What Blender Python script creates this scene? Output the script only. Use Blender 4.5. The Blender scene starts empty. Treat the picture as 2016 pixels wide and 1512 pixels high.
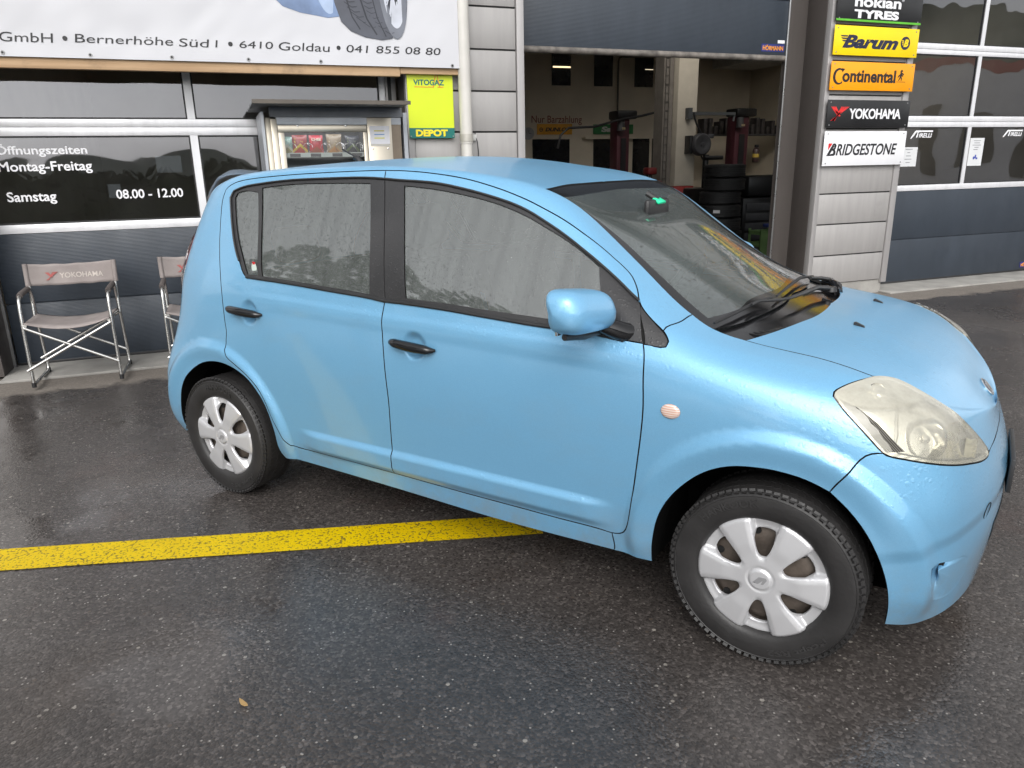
import bpy, bmesh, math, random, json
import numpy as np
from mathutils import Vector, Matrix, noise
from mathutils.geometry import delaunay_2d_cdt
R = math.radians
random.seed(7); rng = np.random.default_rng(7)
SC = bpy.context.scene
COL = SC.collection
# ------------------------------------------------------------------ camera
cam_d = bpy.data.cameras.new('camera'); cam = bpy.data.objects.new('camera', cam_d); COL.objects.link(cam)
cam_d.sensor_fit = 'HORIZONTAL'; cam_d.sensor_width = 36.0; cam_d.lens = 25.953
cam_d.clip_start = 0.05; cam_d.clip_end = 2000
_r, _u, _f = (0.93415, -0.35639, -0.01872), (0.118124, 0.25927, 0.958554), (0.336766, 0.897644, -0.284295)
cam.matrix_world = Matrix(((_r[0], _u[0], -_f[0], -1.98914), (_r[1], _u[1], -_f[1], -2.02446), (_r[2], _u[2], -_f[2], 1.461), (0, 0, 0, 1)))
SC.camera = cam
# ------------------------------------------------------------------ world: overcast sky
W = bpy.data.worlds.new('World'); SC.world = W; W.use_nodes = True
wn, wl = W.node_tree.nodes, W.node_tree.links
sky = wn.new('ShaderNodeTexSky'); sky.sky_type = 'NISHITA'; sky.sun_disc = False
SUN_EL, SUN_ROT = R(38), R(205)
sky.sun_elevation = SUN_EL; sky.sun_rotation = SUN_ROT
sky.air_density = 1.0; sky.dust_density = 2.0; sky.ozone_density = 1.0
hs = wn.new('ShaderNodeHueSaturation'); hs.inputs['Saturation'].default_value = 0.10
bg = wn['Background']; bg.inputs['Strength'].default_value = 0.15
wl.new(sky.outputs[0], hs.inputs['Color']); wl.new(hs.outputs[0], bg.inputs['Color'])
sun_d = bpy.data.lights.new('sun', 'SUN'); sun = bpy.data.objects.new('sun', sun_d); COL.objects.link(sun)
sun_d.energy = 0.7; sun_d.angle = R(40); sun_d.color = (1.0, 0.97, 0.93)
sun.rotation_euler = (R(90) - SUN_EL, 0, math.pi - SUN_ROT)
SC.view_settings.view_transform = 'Standard'; SC.view_settings.look = 'None'
SC.view_settings.exposure = 0.90; SC.view_settings.gamma = 1.0
SC.cycles.use_denoising = True
SC.cycles.max_bounces = 8; SC.cycles.transparent_max_bounces = 12; SC.cycles.caustics_reflective = False; SC.cycles.caustics_refractive = False

# ------------------------------------------------------------------ helpers: materials
class NT:
    def __init__(s, name):
        s.m = bpy.data.materials.new(name); s.m.use_nodes = True
        s.n = s.m.node_tree.nodes; s.l = s.m.node_tree.links
        s.p = s.n['Principled BSDF']; s.out = s.n['Material Output']
    def node(s, t, **kw):
        n = s.n.new(t)
        for k, v in kw.items(): setattr(n, k, v)
        return n
    def link(s, a, b): s.l.new(a, b)
    def coord(s, kind='Object', scale=None):
        c = s.node('ShaderNodeTexCoord').outputs[kind]
        if scale is not None:
            mp = s.node('ShaderNodeMapping'); mp.inputs['Scale'].default_value = scale if hasattr(scale, '__len__') else (scale,) * 3
            s.link(c, mp.inputs[0]); c = mp.outputs[0]
        return c
    def noise(s, scale, detail=4, rough=.55, vec=None):
        n = s.node('ShaderNodeTexNoise'); n.inputs['Scale'].default_value = scale; n.inputs['Detail'].default_value = detail; n.inputs['Roughness'].default_value = rough
        s.link(vec if vec is not None else s.coord(), n.inputs['Vector']); return n.outputs['Fac']
    def voro(s, scale, vec=None, feature='F1', rand=1.0):
        n = s.node('ShaderNodeTexVoronoi', feature=feature); n.inputs['Scale'].default_value = scale; n.inputs['Randomness'].default_value = rand
        s.link(vec if vec is not None else s.coord(), n.inputs['Vector']); return n
    def ramp(s, fac, stops, interp='LINEAR'):
        n = s.node('ShaderNodeValToRGB'); cr = n.color_ramp; cr.interpolation = interp
        while len(cr.elements) < len(stops): cr.elements.new(.5)
        for e, (p, c) in zip(cr.elements, stops):
            e.position = p; e.color = (c, c, c, 1) if not hasattr(c, '__len__') else (*c, 1)
        s.link(fac, n.inputs[0]); return n.outputs[0]
    def math(s, op, a, b=None, clamp=False):
        n = s.node('ShaderNodeMath', operation=op, use_clamp=clamp)
        for i, x in enumerate((a, b)):
            if x is None: continue
            if isinstance(x, (int, float)): n.inputs[i].default_value = x
            else: s.link(x, n.inputs[i])
        return n.outputs[0]
    def mix(s, fac, a, b, blend='MIX'):
        n = s.node('ShaderNodeMix', data_type='RGBA', blend_type=blend)
        for i, x in ((0, fac), (6, a), (7, b)):
            if isinstance(x, (int, float)): n.inputs[i].default_value = x if i == 0 else (x, x, x, 1)
            elif hasattr(x, '__len__'): n.inputs[i].default_value = (*x, 1)
            else: s.link(x, n.inputs[i])
        return n.outputs[2]
    def bump(s, h, strength=.3, dist=.01, normal=None):
        n = s.node('ShaderNodeBump'); n.inputs['Strength'].default_value = strength; n.inputs['Distance'].default_value = dist
        s.link(h, n.inputs['Height'])
        if normal is not None: s.link(normal, n.inputs['Normal'])
        return n.outputs[0]
    def set(s, **kw):
        for k, v in kw.items():
            i = s.p.inputs[k.replace('_', ' ')] if k.replace('_', ' ') in s.p.inputs else s.p.inputs[k]
            if isinstance(v, (int, float)): i.default_value = v
            elif hasattr(v, '__len__'): i.default_value = (*v, 1) if len(v) == 3 and i.type == 'RGBA' else v
            else: s.link(v, i)
        return s

def simple(name, col, rough=.5, metal=0., var=.15, scale=6., bump=0., bscale=60., coat=0., spec=.5):
    t = NT(name)
    a = tuple(c * (1 - var) for c in col); b = tuple(min(1, c * (1 + var)) for c in col)
    t.set(**{'Base Color': t.ramp(t.noise(scale), [(.3, a), (.7, b)]), 'Roughness': t.ramp(t.noise(scale * 1.7), [(.3, max(.02, rough - .06)), (.7, min(1, rough + .06))]), 'Metallic': metal, 'Coat Weight': coat, 'Specular IOR Level': spec})
    if bump: t.set(Normal=t.bump(t.noise(bscale, 3), bump, .01))
    return t.m
MT = {}
def M(name, *a, **k):
    if name not in MT: MT[name] = simple(name, *a, **k)
    return MT[name]
def emit(name, col, s):
    t = NT(name); t.set(**{'Emission Color': col, 'Emission Strength': s, 'Base Color': col}); return t.m

# ------------------------------------------------------------------ helpers: objects
def tag(o, label=None, cat=None, group=None, kind=None):
    if label: o['label'] = label
    if cat: o['category'] = cat
    if group: o['group'] = group
    if kind: o['kind'] = kind
    return o
def empty(name, label, cat, loc=(0, 0, 0), rz=0, group=None):
    o = bpy.data.objects.new(name, None); COL.objects.link(o); o.empty_display_size = .2
    o.location = loc; o.rotation_euler = (0, 0, rz); return tag(o, label, cat, group)
def link(name, me, mat, parent=None):
    o = bpy.data.objects.new(name, me); COL.objects.link(o)
    if mat is not None:
        for mm in (mat if isinstance(mat, (list, tuple)) else [mat]): me.materials.append(mm)
    if parent is not None: o.parent = parent
    return o
def V3(*a): return Vector(a)
class MB:
    def __init__(s): s.b = bmesh.new()
    def box(s, x0, x1, y0, y1, z0, z1, bev=0., mi=0, M4=None, seg=2):
        r = bmesh.ops.create_cube(s.b, size=1.0)
        vs = r['verts']
        for v in vs: v.co = Vector(((x0 + x1) / 2 + v.co.x * (x1 - x0), (y0 + y1) / 2 + v.co.y * (y1 - y0), (z0 + z1) / 2 + v.co.z * (z1 - z0)))
        fs = {f for v in vs for f in v.link_faces}
        if bev > 0:
            es = list({e for v in vs for e in v.link_edges})
            rr = bmesh.ops.bevel(s.b, geom=es, offset=bev, segments=seg, affect='EDGES', profile=.5)
            vs = list({v for f in rr['faces'] for v in f.verts} | {v for v in vs if v.is_valid}); fs = {f for v in vs for f in v.link_faces}
        for f in fs: f.material_index = mi; f.smooth = bev >= .02
        if M4 is not None: bmesh.ops.transform(s.b, matrix=M4, verts=[v for v in vs if v.is_valid])
        return s
    def tube(s, pts, r, n=10, mi=0, cap=True, smooth=True):
        pts = [Vector(p) for p in pts]; rs = r if hasattr(r, '__len__') else [r] * len(pts)
        rings = []; up = None
        for i, p in enumerate(pts):
            t = (pts[min(i + 1, len(pts) - 1)] - pts[max(i - 1, 0)]).normalized()
            if up is None:
                up = Vector((0, 0, 1)) if abs(t.z) < .9 else Vector((1, 0, 0))
            a = t.cross(up)
            if a.length < 1e-6: a = t.cross(Vector((0, 1, 0)))
            a.normalize(); b = a.cross(t).normalized(); up = b
            rings.append([s.b.verts.new(p + (a * math.cos(k * 2 * math.pi / n) + b * math.sin(k * 2 * math.pi / n)) * rs[i]) for k in range(n)])
        for A, B in zip(rings, rings[1:]):
            for k in range(n):
                f = s.b.faces.new((A[k], A[(k + 1) % n], B[(k + 1) % n], B[k])); f.material_index = mi; f.smooth = smooth
        if cap:
            for ring, rev in ((rings[0], True), (rings[-1], False)):
                f = s.b.faces.new(ring[::-1] if rev else ring); f.material_index = mi
        return s
    def lathe(s, prof, n=48, axis='Y', mi=0, center=(0, 0, 0), close=False, ang=None):
        # prof: list of (radius, along-axis)
        c = Vector(center); rings = []
        full = ang is None; a0, a1 = (0, 2 * math.pi) if full else ang; cnt = n if full else n + 1
        for r, h in prof:
            ring = []
            for k in range(cnt):
                a = a0 + (a1 - a0) * k / n; x, y = r * math.cos(a), r * math.sin(a)
                p = {'Y': (x, h, y), 'Z': (x, y, h), 'X': (h, x, y)}[axis]
                ring.append(s.b.verts.new(c + Vector(p)))
            rings.append(ring)
        prs = list(zip(rings, rings[1:])) + ([(rings[-1], rings[0])] if close else [])
        for A, B in prs:
            for k in range(n):
                k2 = (k + 1) % cnt
                f = s.b.faces.new((A[k], A[k2], B[k2], B[k])); f.material_index = mi; f.smooth = True
        return s
    def prism(s, poly, to3, depth_vec, mi=0):
        d = Vector(depth_vec); a = [s.b.verts.new(to3(*p)) for p in poly]; b = [s.b.verts.new(Vector(to3(*p)) + d) for p in poly]
        n = len(poly); s.b.faces.new(a).material_index = mi; s.b.faces.new(b[::-1]).material_index = mi
        for k in range(n): s.b.faces.new((a[k], b[k], b[(k + 1) % n], a[(k + 1) % n])).material_index = mi
        return s
    def quad(s, *ps, mi=0):
        f = s.b.faces.new([s.b.verts.new(p) for p in ps]); f.material_index = mi; return s
    def build(s, name, mat, parent=None, recalc=True, loc=None, rz=None):
        if recalc: bmesh.ops.recalc_face_normals(s.b, faces=s.b.faces)
        me = bpy.data.meshes.new(name); s.b.to_mesh(me); s.b.free(); me.set_sharp_from_angle(angle=R(42))
        o = link(name, me, mat, parent)
        if loc is not None: o.location = loc
        if rz is not None: o.rotation_euler = (0, 0, rz)
        return o
def islands(o):
    """one object per separate piece of a mesh"""
    bm = bmesh.new(); bm.from_mesh(o.data); seen = set(); groups = []
    for v in bm.verts:
        if v in seen: continue
        st = [v]; seen.add(v); g = [v]
        while st:
            for e in st.pop().link_edges:
                for w in e.verts:
                    if w not in seen: seen.add(w); st.append(w); g.append(w)
        groups.append(g)
    out = [o]
    if len(groups) > 1:
        for g in groups:
            idx = {v: i for i, v in enumerate(g)}; fs = {f for v in g for f in v.link_faces}
            me = bpy.data.meshes.new(o.data.name); me.from_pydata([tuple(v.co) for v in g], [], [tuple(idx[v] for v in f.verts) for f in fs])
            me.polygons.foreach_set('use_smooth', [f.smooth for f in fs]); me.update(); me.set_sharp_from_angle(angle=R(42))
            for mt in o.data.materials: me.materials.append(mt)
            q = o.copy(); q.data = me; COL.objects.link(q); out.append(q)
        out = out[1:]; nm = o.name.split('.')[0]; bpy.data.objects.remove(o); out[0].name = nm
    bm.free(); return out
def boxo(name, mat, x0, x1, y0, y1, z0, z1, parent=None, bev=0.):
    return MB().box(x0, x1, y0, y1, z0, z1, bev).build(name, mat, parent)

def text_mesh(s, bold=0., shear=0., spacing=1.0):
    cu = bpy.data.curves.new('txt', 'FONT'); cu.body = s; cu.size = 1; cu.offset = bold; cu.shear = shear; cu.space_character = spacing; cu.resolution_u = 4; cu.extrude = .006
    o = bpy.data.objects.new('txt', cu); COL.objects.link(o)
    dg = bpy.context.evaluated_depsgraph_get(); me = bpy.data.meshes.new_from_object(o.evaluated_get(dg))
    bpy.data.objects.remove(o); bpy.data.curves.remove(cu); return me
def lettering(s, mat, rect, y, parent, bold=0., shear=0., spacing=1.0, name='lettering', thick=.002, fn=None, cap=None):
    """text facing -y; rect = (x0, x1, z0, z1) is the box that the glyphs fill"""
    me = text_mesh(s, bold, shear, spacing)
    co = np.empty(len(me.vertices) * 3); me.vertices.foreach_get('co', co); co = co.reshape(-1, 3)
    lo, hi = co.min(0), co.max(0); x0, x1, z0, z1 = rect
    X = x0 + (co[:, 0] - lo[0]) / max(1e-6, hi[0] - lo[0]) * (x1 - x0)
    Z = z0 + (co[:, 1] - lo[1]) / max(1e-6, hi[1] - lo[1]) * (z1 - z0)
    Y = y - (co[:, 2] - lo[2]) / max(1e-6, hi[2] - lo[2]) * thick
    out = np.stack([X, Y, Z], 1)
    if fn is not None: out = np.array([fn(*p) for p in out])
    me.vertices.foreach_set('co', out.ravel()); me.update(); me.name = name
    return link(name, me, mat, parent)
def flat(poly, mat, y, parent, name='emblem', thick=.002):
    return MB().prism(poly, lambda x, z: (x, y, z), (0, -thick, 0)).build(name, mat, parent)
def copy_tree(o, parent=None):
    c = o.copy(); COL.objects.link(c)
    if parent is not None: c.parent = parent
    for ch in [k for k in bpy.data.objects if k.parent is o]: copy_tree(ch, c)
    return c

# ================================================================== GROUND
def ground_mat():
    t = NT('wet_asphalt')
    pos = t.coord('Object')
    sx = t.node('ShaderNodeSeparateXYZ'); t.link(pos, sx.inputs[0])
    # aggregate
    va = t.voro(120, pos); vb = t.voro(55, pos)
    sepa = t.node('ShaderNodeSeparateColor'); t.link(va.outputs['Color'], sepa.inputs[0])
    sepb = t.node('ShaderNodeSeparateColor'); t.link(vb.outputs['Color'], sepb.inputs[0])
    base = t.mix(t.ramp(t.noise(.55, 5, .6), [(.33, 0), (.66, 1)]), t.mix(t.noise(5, 6, .7), (.030, .0255, .0235), (.050, .0432, .0398)), t.mix(t.noise(5, 6, .7), (.058, .0510, .0475), (.096, .0860, .0805)))
    speck = t.ramp(sepa.outputs[0], [(0, .62), (.45, .88), (.72, 1.05), (.90, 1.35), (.97, 1.8)])
    c1 = t.mix(1.0, base, speck, 'MULTIPLY')
    isst = t.math('MULTIPLY', t.math('GREATER_THAN', sepb.outputs[1], .972), t.math('LESS_THAN', vb.outputs['Distance'], .36))
    stone = t.ramp(sepb.outputs[2], [(.2, (.075, .06, .05)), (.6, (.12, .105, .09)), (.93, (.25, .23, .205))])
    c2 = t.mix(isst, c1, stone)
    isw = t.math('MULTIPLY', t.math('GREATER_THAN', sepa.outputs[2], .991), t.math('LESS_THAN', va.outputs['Distance'], .36))
    c2 = t.mix(isw, c2, (.27, .25, .23))
    # dry strip under the eaves with an irregular wet edge
    ed = t.math('ADD', sx.outputs[1], t.math('MULTIPLY', t.math('SUBTRACT', t.noise(3.2, 5, .6), .5), .42))
    dry = t.ramp(ed, [(0, 0), (1, 1)])
    mr = t.node('ShaderNodeMapRange'); mr.inputs[1].default_value = 3.72; mr.inputs[2].default_value = 3.79
    t.link(ed, mr.inputs[0]); dry = mr.outputs[0]
    dcol = t.mix(t.noise(2.2, 6, .7), (.155, .135, .115), (.235, .21, .185))
    dcol = t.mix(1.0, dcol, t.ramp(sepa.outputs[0], [(0, .8), (.8, 1.0), (.95, 1.25)]), 'MULTIPLY')
    # rusty and oily stains
    st = t.ramp(t.noise(.9, 3), [(.60, 0), (.72, 1)])
    c2 = t.mix(t.math('MULTIPLY', st, .35), c2, (.05, .034, .022))
    c2 = t.mix(t.math('MULTIPLY', t.ramp(t.noise(1.6, 4, .65), [(.60, 0), (.72, 1)]), .30), c2, (.072, .040, .032))
    col = t.mix(dry, c2, dcol)
    c2s = t.ramp(t.noise(.7, 4, .6, t.coord('Object', (1.3, 1, 1))), [(.62, 0), (.74, 1)])
    # wetness: puddled film is smooth, the rest is damp
    wet = t.ramp(t.noise(.62, 5, .6), [(.34, 0), (.60, 1)])
    wet2 = t.ramp(t.noise(6.0, 4, .6), [(.35, 0), (.65, 1)])
    rw = t.mix(wet, .36, t.mix(wet2, .23, .11))
    film = t.ramp(t.math('ADD', t.noise(1.05, 5, .62), t.math('MULTIPLY', t.math('SUBTRACT', -1.7, sx.outputs[0]), .07)), [(.585, 0), (.66, 1)])
    rw = t.mix(film, rw, .07)
    rough = t.mix(dry, rw, .85)
    h1 = t.math('MULTIPLY', va.outputs['Distance'], -1.0); h2 = t.math('MULTIPLY', vb.outputs['Distance'], -.7)
    h = t.math('ADD', t.math('ADD', h1, h2), t.math('MULTIPLY', t.noise(22, 4), 1.2))
    bs = t.mix(film, t.mix(wet, .30, .15), .05)
    n = t.node('ShaderNodeBump'); n.inputs['Distance'].default_value = .006
    t.link(bs, n.inputs['Strength']); t.link(h, n.inputs['Height'])
    t.set(**{'Base Color': col, 'Roughness': rough, 'Normal': n.outputs[0], 'Specular IOR Level': .5})
    return t.m
MAT_GROUND = ground_mat()
b = MB(); n = 40
b.quad((-150, -150, 0), (150, -150, 0), (150, 150, 0), (-150, 150, 0))
tag(b.build('ground', MAT_GROUND), kind='structure')
# wooded hillside far behind the viewer: only seen mirrored in glass, paint and wet asphalt
def hillside():
    b = MB(); n = 90; rows = 9; grid = []
    for i in range(n + 1):
        a = R(150 + 240 * i / n); col = []
        for j in range(rows):
            d = 55 + j * 9 + 6 * noise.noise((i * .2, j * .5, 0)); prof = (j / (rows - 1)) ** .8
            dd = lambda q, w: math.exp(-(((math.degrees(a) - q + 180) % 360 - 180) / w) ** 2)
            hgt = prof * (2.6 + 2.2 * noise.noise((math.cos(a) * 4.2, math.sin(a) * 4.2, 3.1)) + 19 * dd(322, 26) + 8 * dd(180, 28))
            hgt += 2.4 * prof * noise.noise((i * .9, j * 1.3, 5))
            col.append(b.b.verts.new((d * math.cos(a), d * math.sin(a), max(-.3, hgt))))
        grid.append(col)
    for A, B in zip(grid, grid[1:]):
        for j in range(rows - 1): b.b.faces.new((A[j], A[j + 1], B[j + 1], B[j])).smooth = True
    return b.build('hills', simple('hill_green', (.035, .05, .03), .95, var=.5, scale=.5))
tag(hillside(), kind='structure')

def wood():
    b = MB(); leaf = []
    for k, (x, y, h, w) in enumerate(((-17, 2.5, 9.0, 2.6), (-16, -1.0, 9.4, 2.6), (-17.5, -4.5, 11.2, 3.2), (-15, -8.0, 7.6, 2.4), (-19, 6.0, 9.0, 3.0), (-13, -12.5, 5.0, 2.2))):
        b.tube([(x, y, 0), (x + .1, y, h * .4), (x, y + .1, h * .8)], [.22, .16, .05], 8)
        for q in range(620):
            t = random.random(); r = w * (math.sin(math.pi * (.12 + .85 * t)) ** .7) * (.55 + .45 * random.random()); a = random.random() * 6.283; c = Vector((x + r * math.cos(a), y + r * math.sin(a), h * (.22 + .78 * t) + random.uniform(-.3, .3)))
            d1 = Vector((random.uniform(-1, 1), random.uniform(-1, 1), random.uniform(-1, 1))).normalized() * .26; d2 = d1.orthogonal().normalized() * .22
            b.quad(c - d1, c + d2, c + d1, c - d2)
    b.box(-16, 6, -12.9, -12.1, 0, 1.42)
    for q in range(9000):   # clipped hedge along the far side of the yard
        c = Vector((random.uniform(-16, 6), -12.5 + random.uniform(-.55, .55), 0)); c.z = random.uniform(.05, 1.55 + .25 * noise.noise((c.x * .9, 0, 0)) + .25 * noise.noise((c.x * .3, 4, 0)))
        d1 = Vector((random.uniform(-1, 1), random.uniform(-1, 1), random.uniform(-1, 1))).normalized() * .085; d2 = d1.orthogonal().normalized() * .07
        b.quad(c - d1, c + d2, c + d1, c - d2)
    return b.build('woodland', simple('leaf_dark', (.045, .065, .030), .8, var=.5, scale=1.2), recalc=False)
tag(wood(), kind='stuff')
mq = empty('marquee', 'white marquee tent with red trim across the yard, mirrored in the right door glass', 'tent', (21.5, -8.5, 0), R(52))
MQ = simple('tent_white', (.86, .86, .88), .7, var=.05)
m = MB(); prof = [(-5.5, 2.7), (-4.4, 3.2), (-2.6, 3.9), (0, 4.4), (2.6, 3.9), (4.4, 3.2), (5.5, 2.7)]
for y0 in (-3, 3):
    m.b.faces.new([m.b.verts.new((x, y0, z)) for x, z in prof] + [m.b.verts.new((5.5, y0, .0)), m.b.verts.new((-5.5, y0, .0))])
for (xa, za), (xb, zb) in zip(prof, prof[1:]): m.quad((xa, -3, za), (xb, -3, zb), (xb, 3, zb), (xa, 3, za))
m.build('tent_cover', MQ, mq)
m = MB()
for (xa, za), (xb, zb) in zip(prof, prof[1:]): m.quad((xa, 3.01, za - .25), (xb, 3.01, zb - .25), (xb, 3.01, zb), (xa, 3.01, za))
m2_ = MB()
for xx, w_, z0_, z1_ in ((-4.2, .8, 1.0, 2.3), (-3.0, .5, 1.2, 2.6), (-1.9, .9, .9, 2.4), (-.4, .35, 1.0, 2.9), (.5, .9, 1.3, 2.7), (2.0, .5, .8, 2.5), (3.2, 1.0, 1.2, 2.4)): m2_.box(xx, xx + w_, 3.0, 3.03, z0_, z1_)
islands(m2_.build('tent_window', M('tent_dark', (.05, .05, .055), .5), mq))
m.build('red_trim', M('tent_red', (.45, .03, .04), .6), mq)

# yellow bay line, worn paint
def line_mat():
    t = NT('yellow_paint'); pos = t.coord('Object')
    v = t.voro(95, pos); worn = t.math('ADD', t.math('MULTIPLY', v.outputs['Distance'], .8), t.math('MULTIPLY', t.noise(48, 5, .75), .9))
    w = t.ramp(worn, [(.998, 0), (1.07, 1)])
    big = t.ramp(t.noise(2.0, 3), [(.3, .0), (.7, .35)])
    w = t.math('MULTIPLY', w, t.math('ADD', big, .6), True)
    wp_ = t.node('ShaderNodeVectorMath', operation='ADD'); t.link(pos, wp_.inputs[0]); nz_ = t.node('ShaderNodeTexNoise'); nz_.inputs['Scale'].default_value = 9.; t.link(pos, nz_.inputs['Vector']); ms_ = t.node('ShaderNodeVectorMath', operation='SCALE'); ms_.inputs['Scale'].default_value = .16; t.link(nz_.outputs['Color'], ms_.inputs[0]); t.link(ms_.outputs[0], wp_.inputs[1]); cv = t.voro(2.4, wp_.outputs[0], 'DISTANCE_TO_EDGE'); crack = t.math('MULTIPLY', t.math('LESS_THAN', t.math('ADD', cv.outputs['Distance'], t.math('MULTIPLY', t.noise(16, 3), .022)), .0145), t.math('GREATER_THAN', t.noise(3.1, 3), .50))
    w = t.math('MAXIMUM', w, crack)
    c = t.mix(w, t.mix(t.noise(8, 4), (.62, .42, .0), (.78, .55, .0)), (.06, .05, .03))
    t.set(**{'Base Color': c, 'Specular IOR Level': .3, 'Roughness': t.mix(t.noise(3, 4), .35, .6), 'Normal': t.bump(t.math('MULTIPLY', worn, -1.), .35, .006)})
    return t.m
b = MB(); p0 = Vector((-7.5, 2.33)); p1 = Vector((-.895, .587)); d = (p1 - p0).normalized(); nn = Vector((-d.y, d.x)) * .089
# slightly uneven hand painted edges
L = 40; top = []; bot = []
for i in range(L + 1):
    c = p0.lerp(p1, i / L); e = .004 * noise.noise((i * 1.7, 0, 0)); e2 = .004 * noise.noise((i * 1.7, 9, 0))
    top.append(b.b.verts.new((c.x + nn.x * (1 + e), c.y + nn.y + e, .004))); bot.append(b.b.verts.new((c.x - nn.x, c.y - nn.y + e2, .004)))
for i in range(L): b.b.faces.new((bot[i], bot[i + 1], top[i + 1], top[i]))
tag(b.build('road_marking', line_mat()), 'worn yellow painted bay line on the wet asphalt, running under the blue car', 'road marking')

# small litter on the asphalt
def chip(x, y, rz, l, w, colr, label):
    m = MB(); prof = [(-.5, .0), (-.3, .34), (.05, .5), (.35, .3), (.5, 0), (.3, -.3), (-.1, -.42), (-.38, -.2)]
    m.prism([(a * l, c * w) for a, c in prof], lambda u, v: (u, v, .002 + .006 * (u / l) ** 2 * 4), (0, 0, .0022))
    o = m.build('leaf', simple('leaf_tan', colr, .7), loc=(x, y, .004), rz=rz); return tag(o, label, 'leaf')
chip(-2.102, -0.103, R(118), .046, .015, (.42, .27, .11), 'small curled tan leaf lying on the wet asphalt in the foreground')

# ================================================================== GARAGE BUILDING
def clad_mat(name, c, rough=.45):
    t = NT(name); pos = t.coord('Object')
    streak = t.noise(1.0, 5, .6, t.coord('Object', (9, 9, .8)))
    col = t.mix(t.ramp(streak, [(.35, 0), (.75, 1)]), tuple(x * .88 for x in c), tuple(x * 1.05 for x in c))
    gr = t.ramp(t.noise(5, 6, .7), [(.62, 0), (.8, .22)])
    col = t.mix(gr, col, (.16, .15, .14))
    t.set(**{'Base Color': col, 'Roughness': t.ramp(t.noise(9), [(.3, rough - .06), (.7, rough + .1)]), 'Metallic': .25, 'Normal': t.bump(t.noise(260, 2), .06, .004)})
    return t.m
CLAD = clad_mat('grey_cladding', (.40, .385, .375)); TRIM = clad_mat('light_trim', (.42, .405, .40)); DARKREV = clad_mat('dark_reveal', (.085, .074, .068), .5)
WHITE_AL = clad_mat('white_aluminium', (.78, .78, .80), .35)
CONC = simple('concrete_sill', (.30, .29, .27), .85, var=.22, scale=4, bump=.25, bscale=80)
def door_panel_mat():
    t = NT('ribbed_blue_grey_panel'); pos = t.coord('Object'); sx = t.node('ShaderNodeSeparateXYZ'); t.link(pos, sx.inputs[0])
    rib = t.math('SINE', t.math('MULTIPLY', sx.outputs[2], 2 * math.pi / .0105))
    dirt = t.noise(1.2, 6, .65, t.coord('Object', (3, 3, 1.0)))
    col = t.mix(t.ramp(dirt, [(.35, 0), (.7, 1)]), (.026, .034, .046), (.036, .046, .061))
    sc = t.ramp(t.noise(7, 7, .75), [(.66, 0), (.74, .5)]); col = t.mix(sc, col, (.07, .08, .09))
    t.set(**{'Base Color': col, 'Roughness': t.ramp(t.noise(5), [(.3, .34), (.7, .5)]), 'Normal': t.bump(rib, .22, .002)})
    return t.m
PANEL = door_panel_mat()
def bglass_mat():
    t = NT('building_glass')
    tr = t.node('ShaderNodeBsdfTransparent'); tr.inputs[0].default_value = (.50, .52, .53, 1)
    gl = t.node('ShaderNodeBsdfGlossy'); gl.inputs['Roughness'].default_value = .015; gl.inputs['Color'].default_value = (.93, .94, 1, 1)
    nb = t.bump(t.noise(1.1, 2, .5), .11, .06)
    t.link(nb, gl.inputs['Normal'])
    fr = t.node('ShaderNodeFresnel'); fr.inputs['IOR'].default_value = 1.86; 
    mx = t.node('ShaderNodeMixShader'); t.link(t.math('ADD', fr.outputs[0], .03), mx.inputs[0]); t.link(tr.outputs[0], mx.inputs[1]); t.link(gl.outputs[0], mx.inputs[2])
    # grime film
    df = t.node('ShaderNodeBsdfDiffuse'); df.inputs['Color'].default_value = (.35, .35, .34, 1)
    m2 = t.node('ShaderNodeMixShader'); t.link(t.ramp(t.noise(2.0, 6, .7), [(.4, .01), (.8, .05)]), m2.inputs[0]); t.link(mx.outputs[0], m2.inputs[1]); t.link(df.outputs[0], m2.inputs[2])
    t.link(m2.outputs[0], t.out.inputs[0]); return t.m
BGLASS = bglass_mat()
RLT = NT('added_rooflight_sheet'); tr_ = RLT.node('ShaderNodeBsdfTransparent'); tr_.inputs[0].default_value = (.95, .91, .84, 1); RLT.link(tr_.outputs[0], RLT.out.inputs[0]); RLG = RLT.m  # clear sheet for the added roof opening, tint sets the workshop brightness
RUBBER = M('black_rubber', (.018, .018, .019), .55, bump=.1)

RUBBER2 = M('joint_dark', (.03, .03, .03), .8)
garage = empty('garage_building', 'grey metal clad garage with three wide sectional doors, the middle one open', 'building', (0, 4.6, 0))
GO = (0, 4.6, 0)
def gpart(b, name, mat, par=None, **k):
    o = b.build(name, mat, None, **k)
    o.data.transform(Matrix.Translation((0, -4.6, 0))); o.parent = par or garage; return o
# cladding: individual cassette panels with shadow joints, on a dark backing
def cassette(xa, xb, zs, y, name='cladding', par=None):
    b = MB()
    for z0, z1 in zip(zs, zs[1:]):
        b.box(xa, xb, y, y + .03, z0 + .007, z1 - .007, .003)
    o = gpart(b, name, CLAD, par)
    gpart(MB().box(xa - .004, xb + .004, y + .016, y + .05, zs[0], zs[-1]), 'joint_backing', RUBBER2, par)
    return o
FY = 4.27
zl = [.06 + i * .3245 - .02 for i in range(15)]
zl = [.11, .437, .76, 1.085, 1.411, 1.736, 2.061, 2.385, 2.709, 3.034, 3.36, 3.68, 4.0, 4.33, 4.6]
cassette(-.44, .462, zl, FY)
zr = [.15, .458, .79, 1.107, 1.43, 1.755, 2.08, 2.40, 2.73, 3.05, 3.37, 3.69, 4.02, 4.33, 4.6]
cassette(3.842, 4.815, zr, FY)
b = MB()
b.box(-.50, -.445, FY - .012, FY + .06, .1, 4.6, .003); b.box(.470, .535, FY - .014, FY + .33, .1, 4.6, .004)
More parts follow.
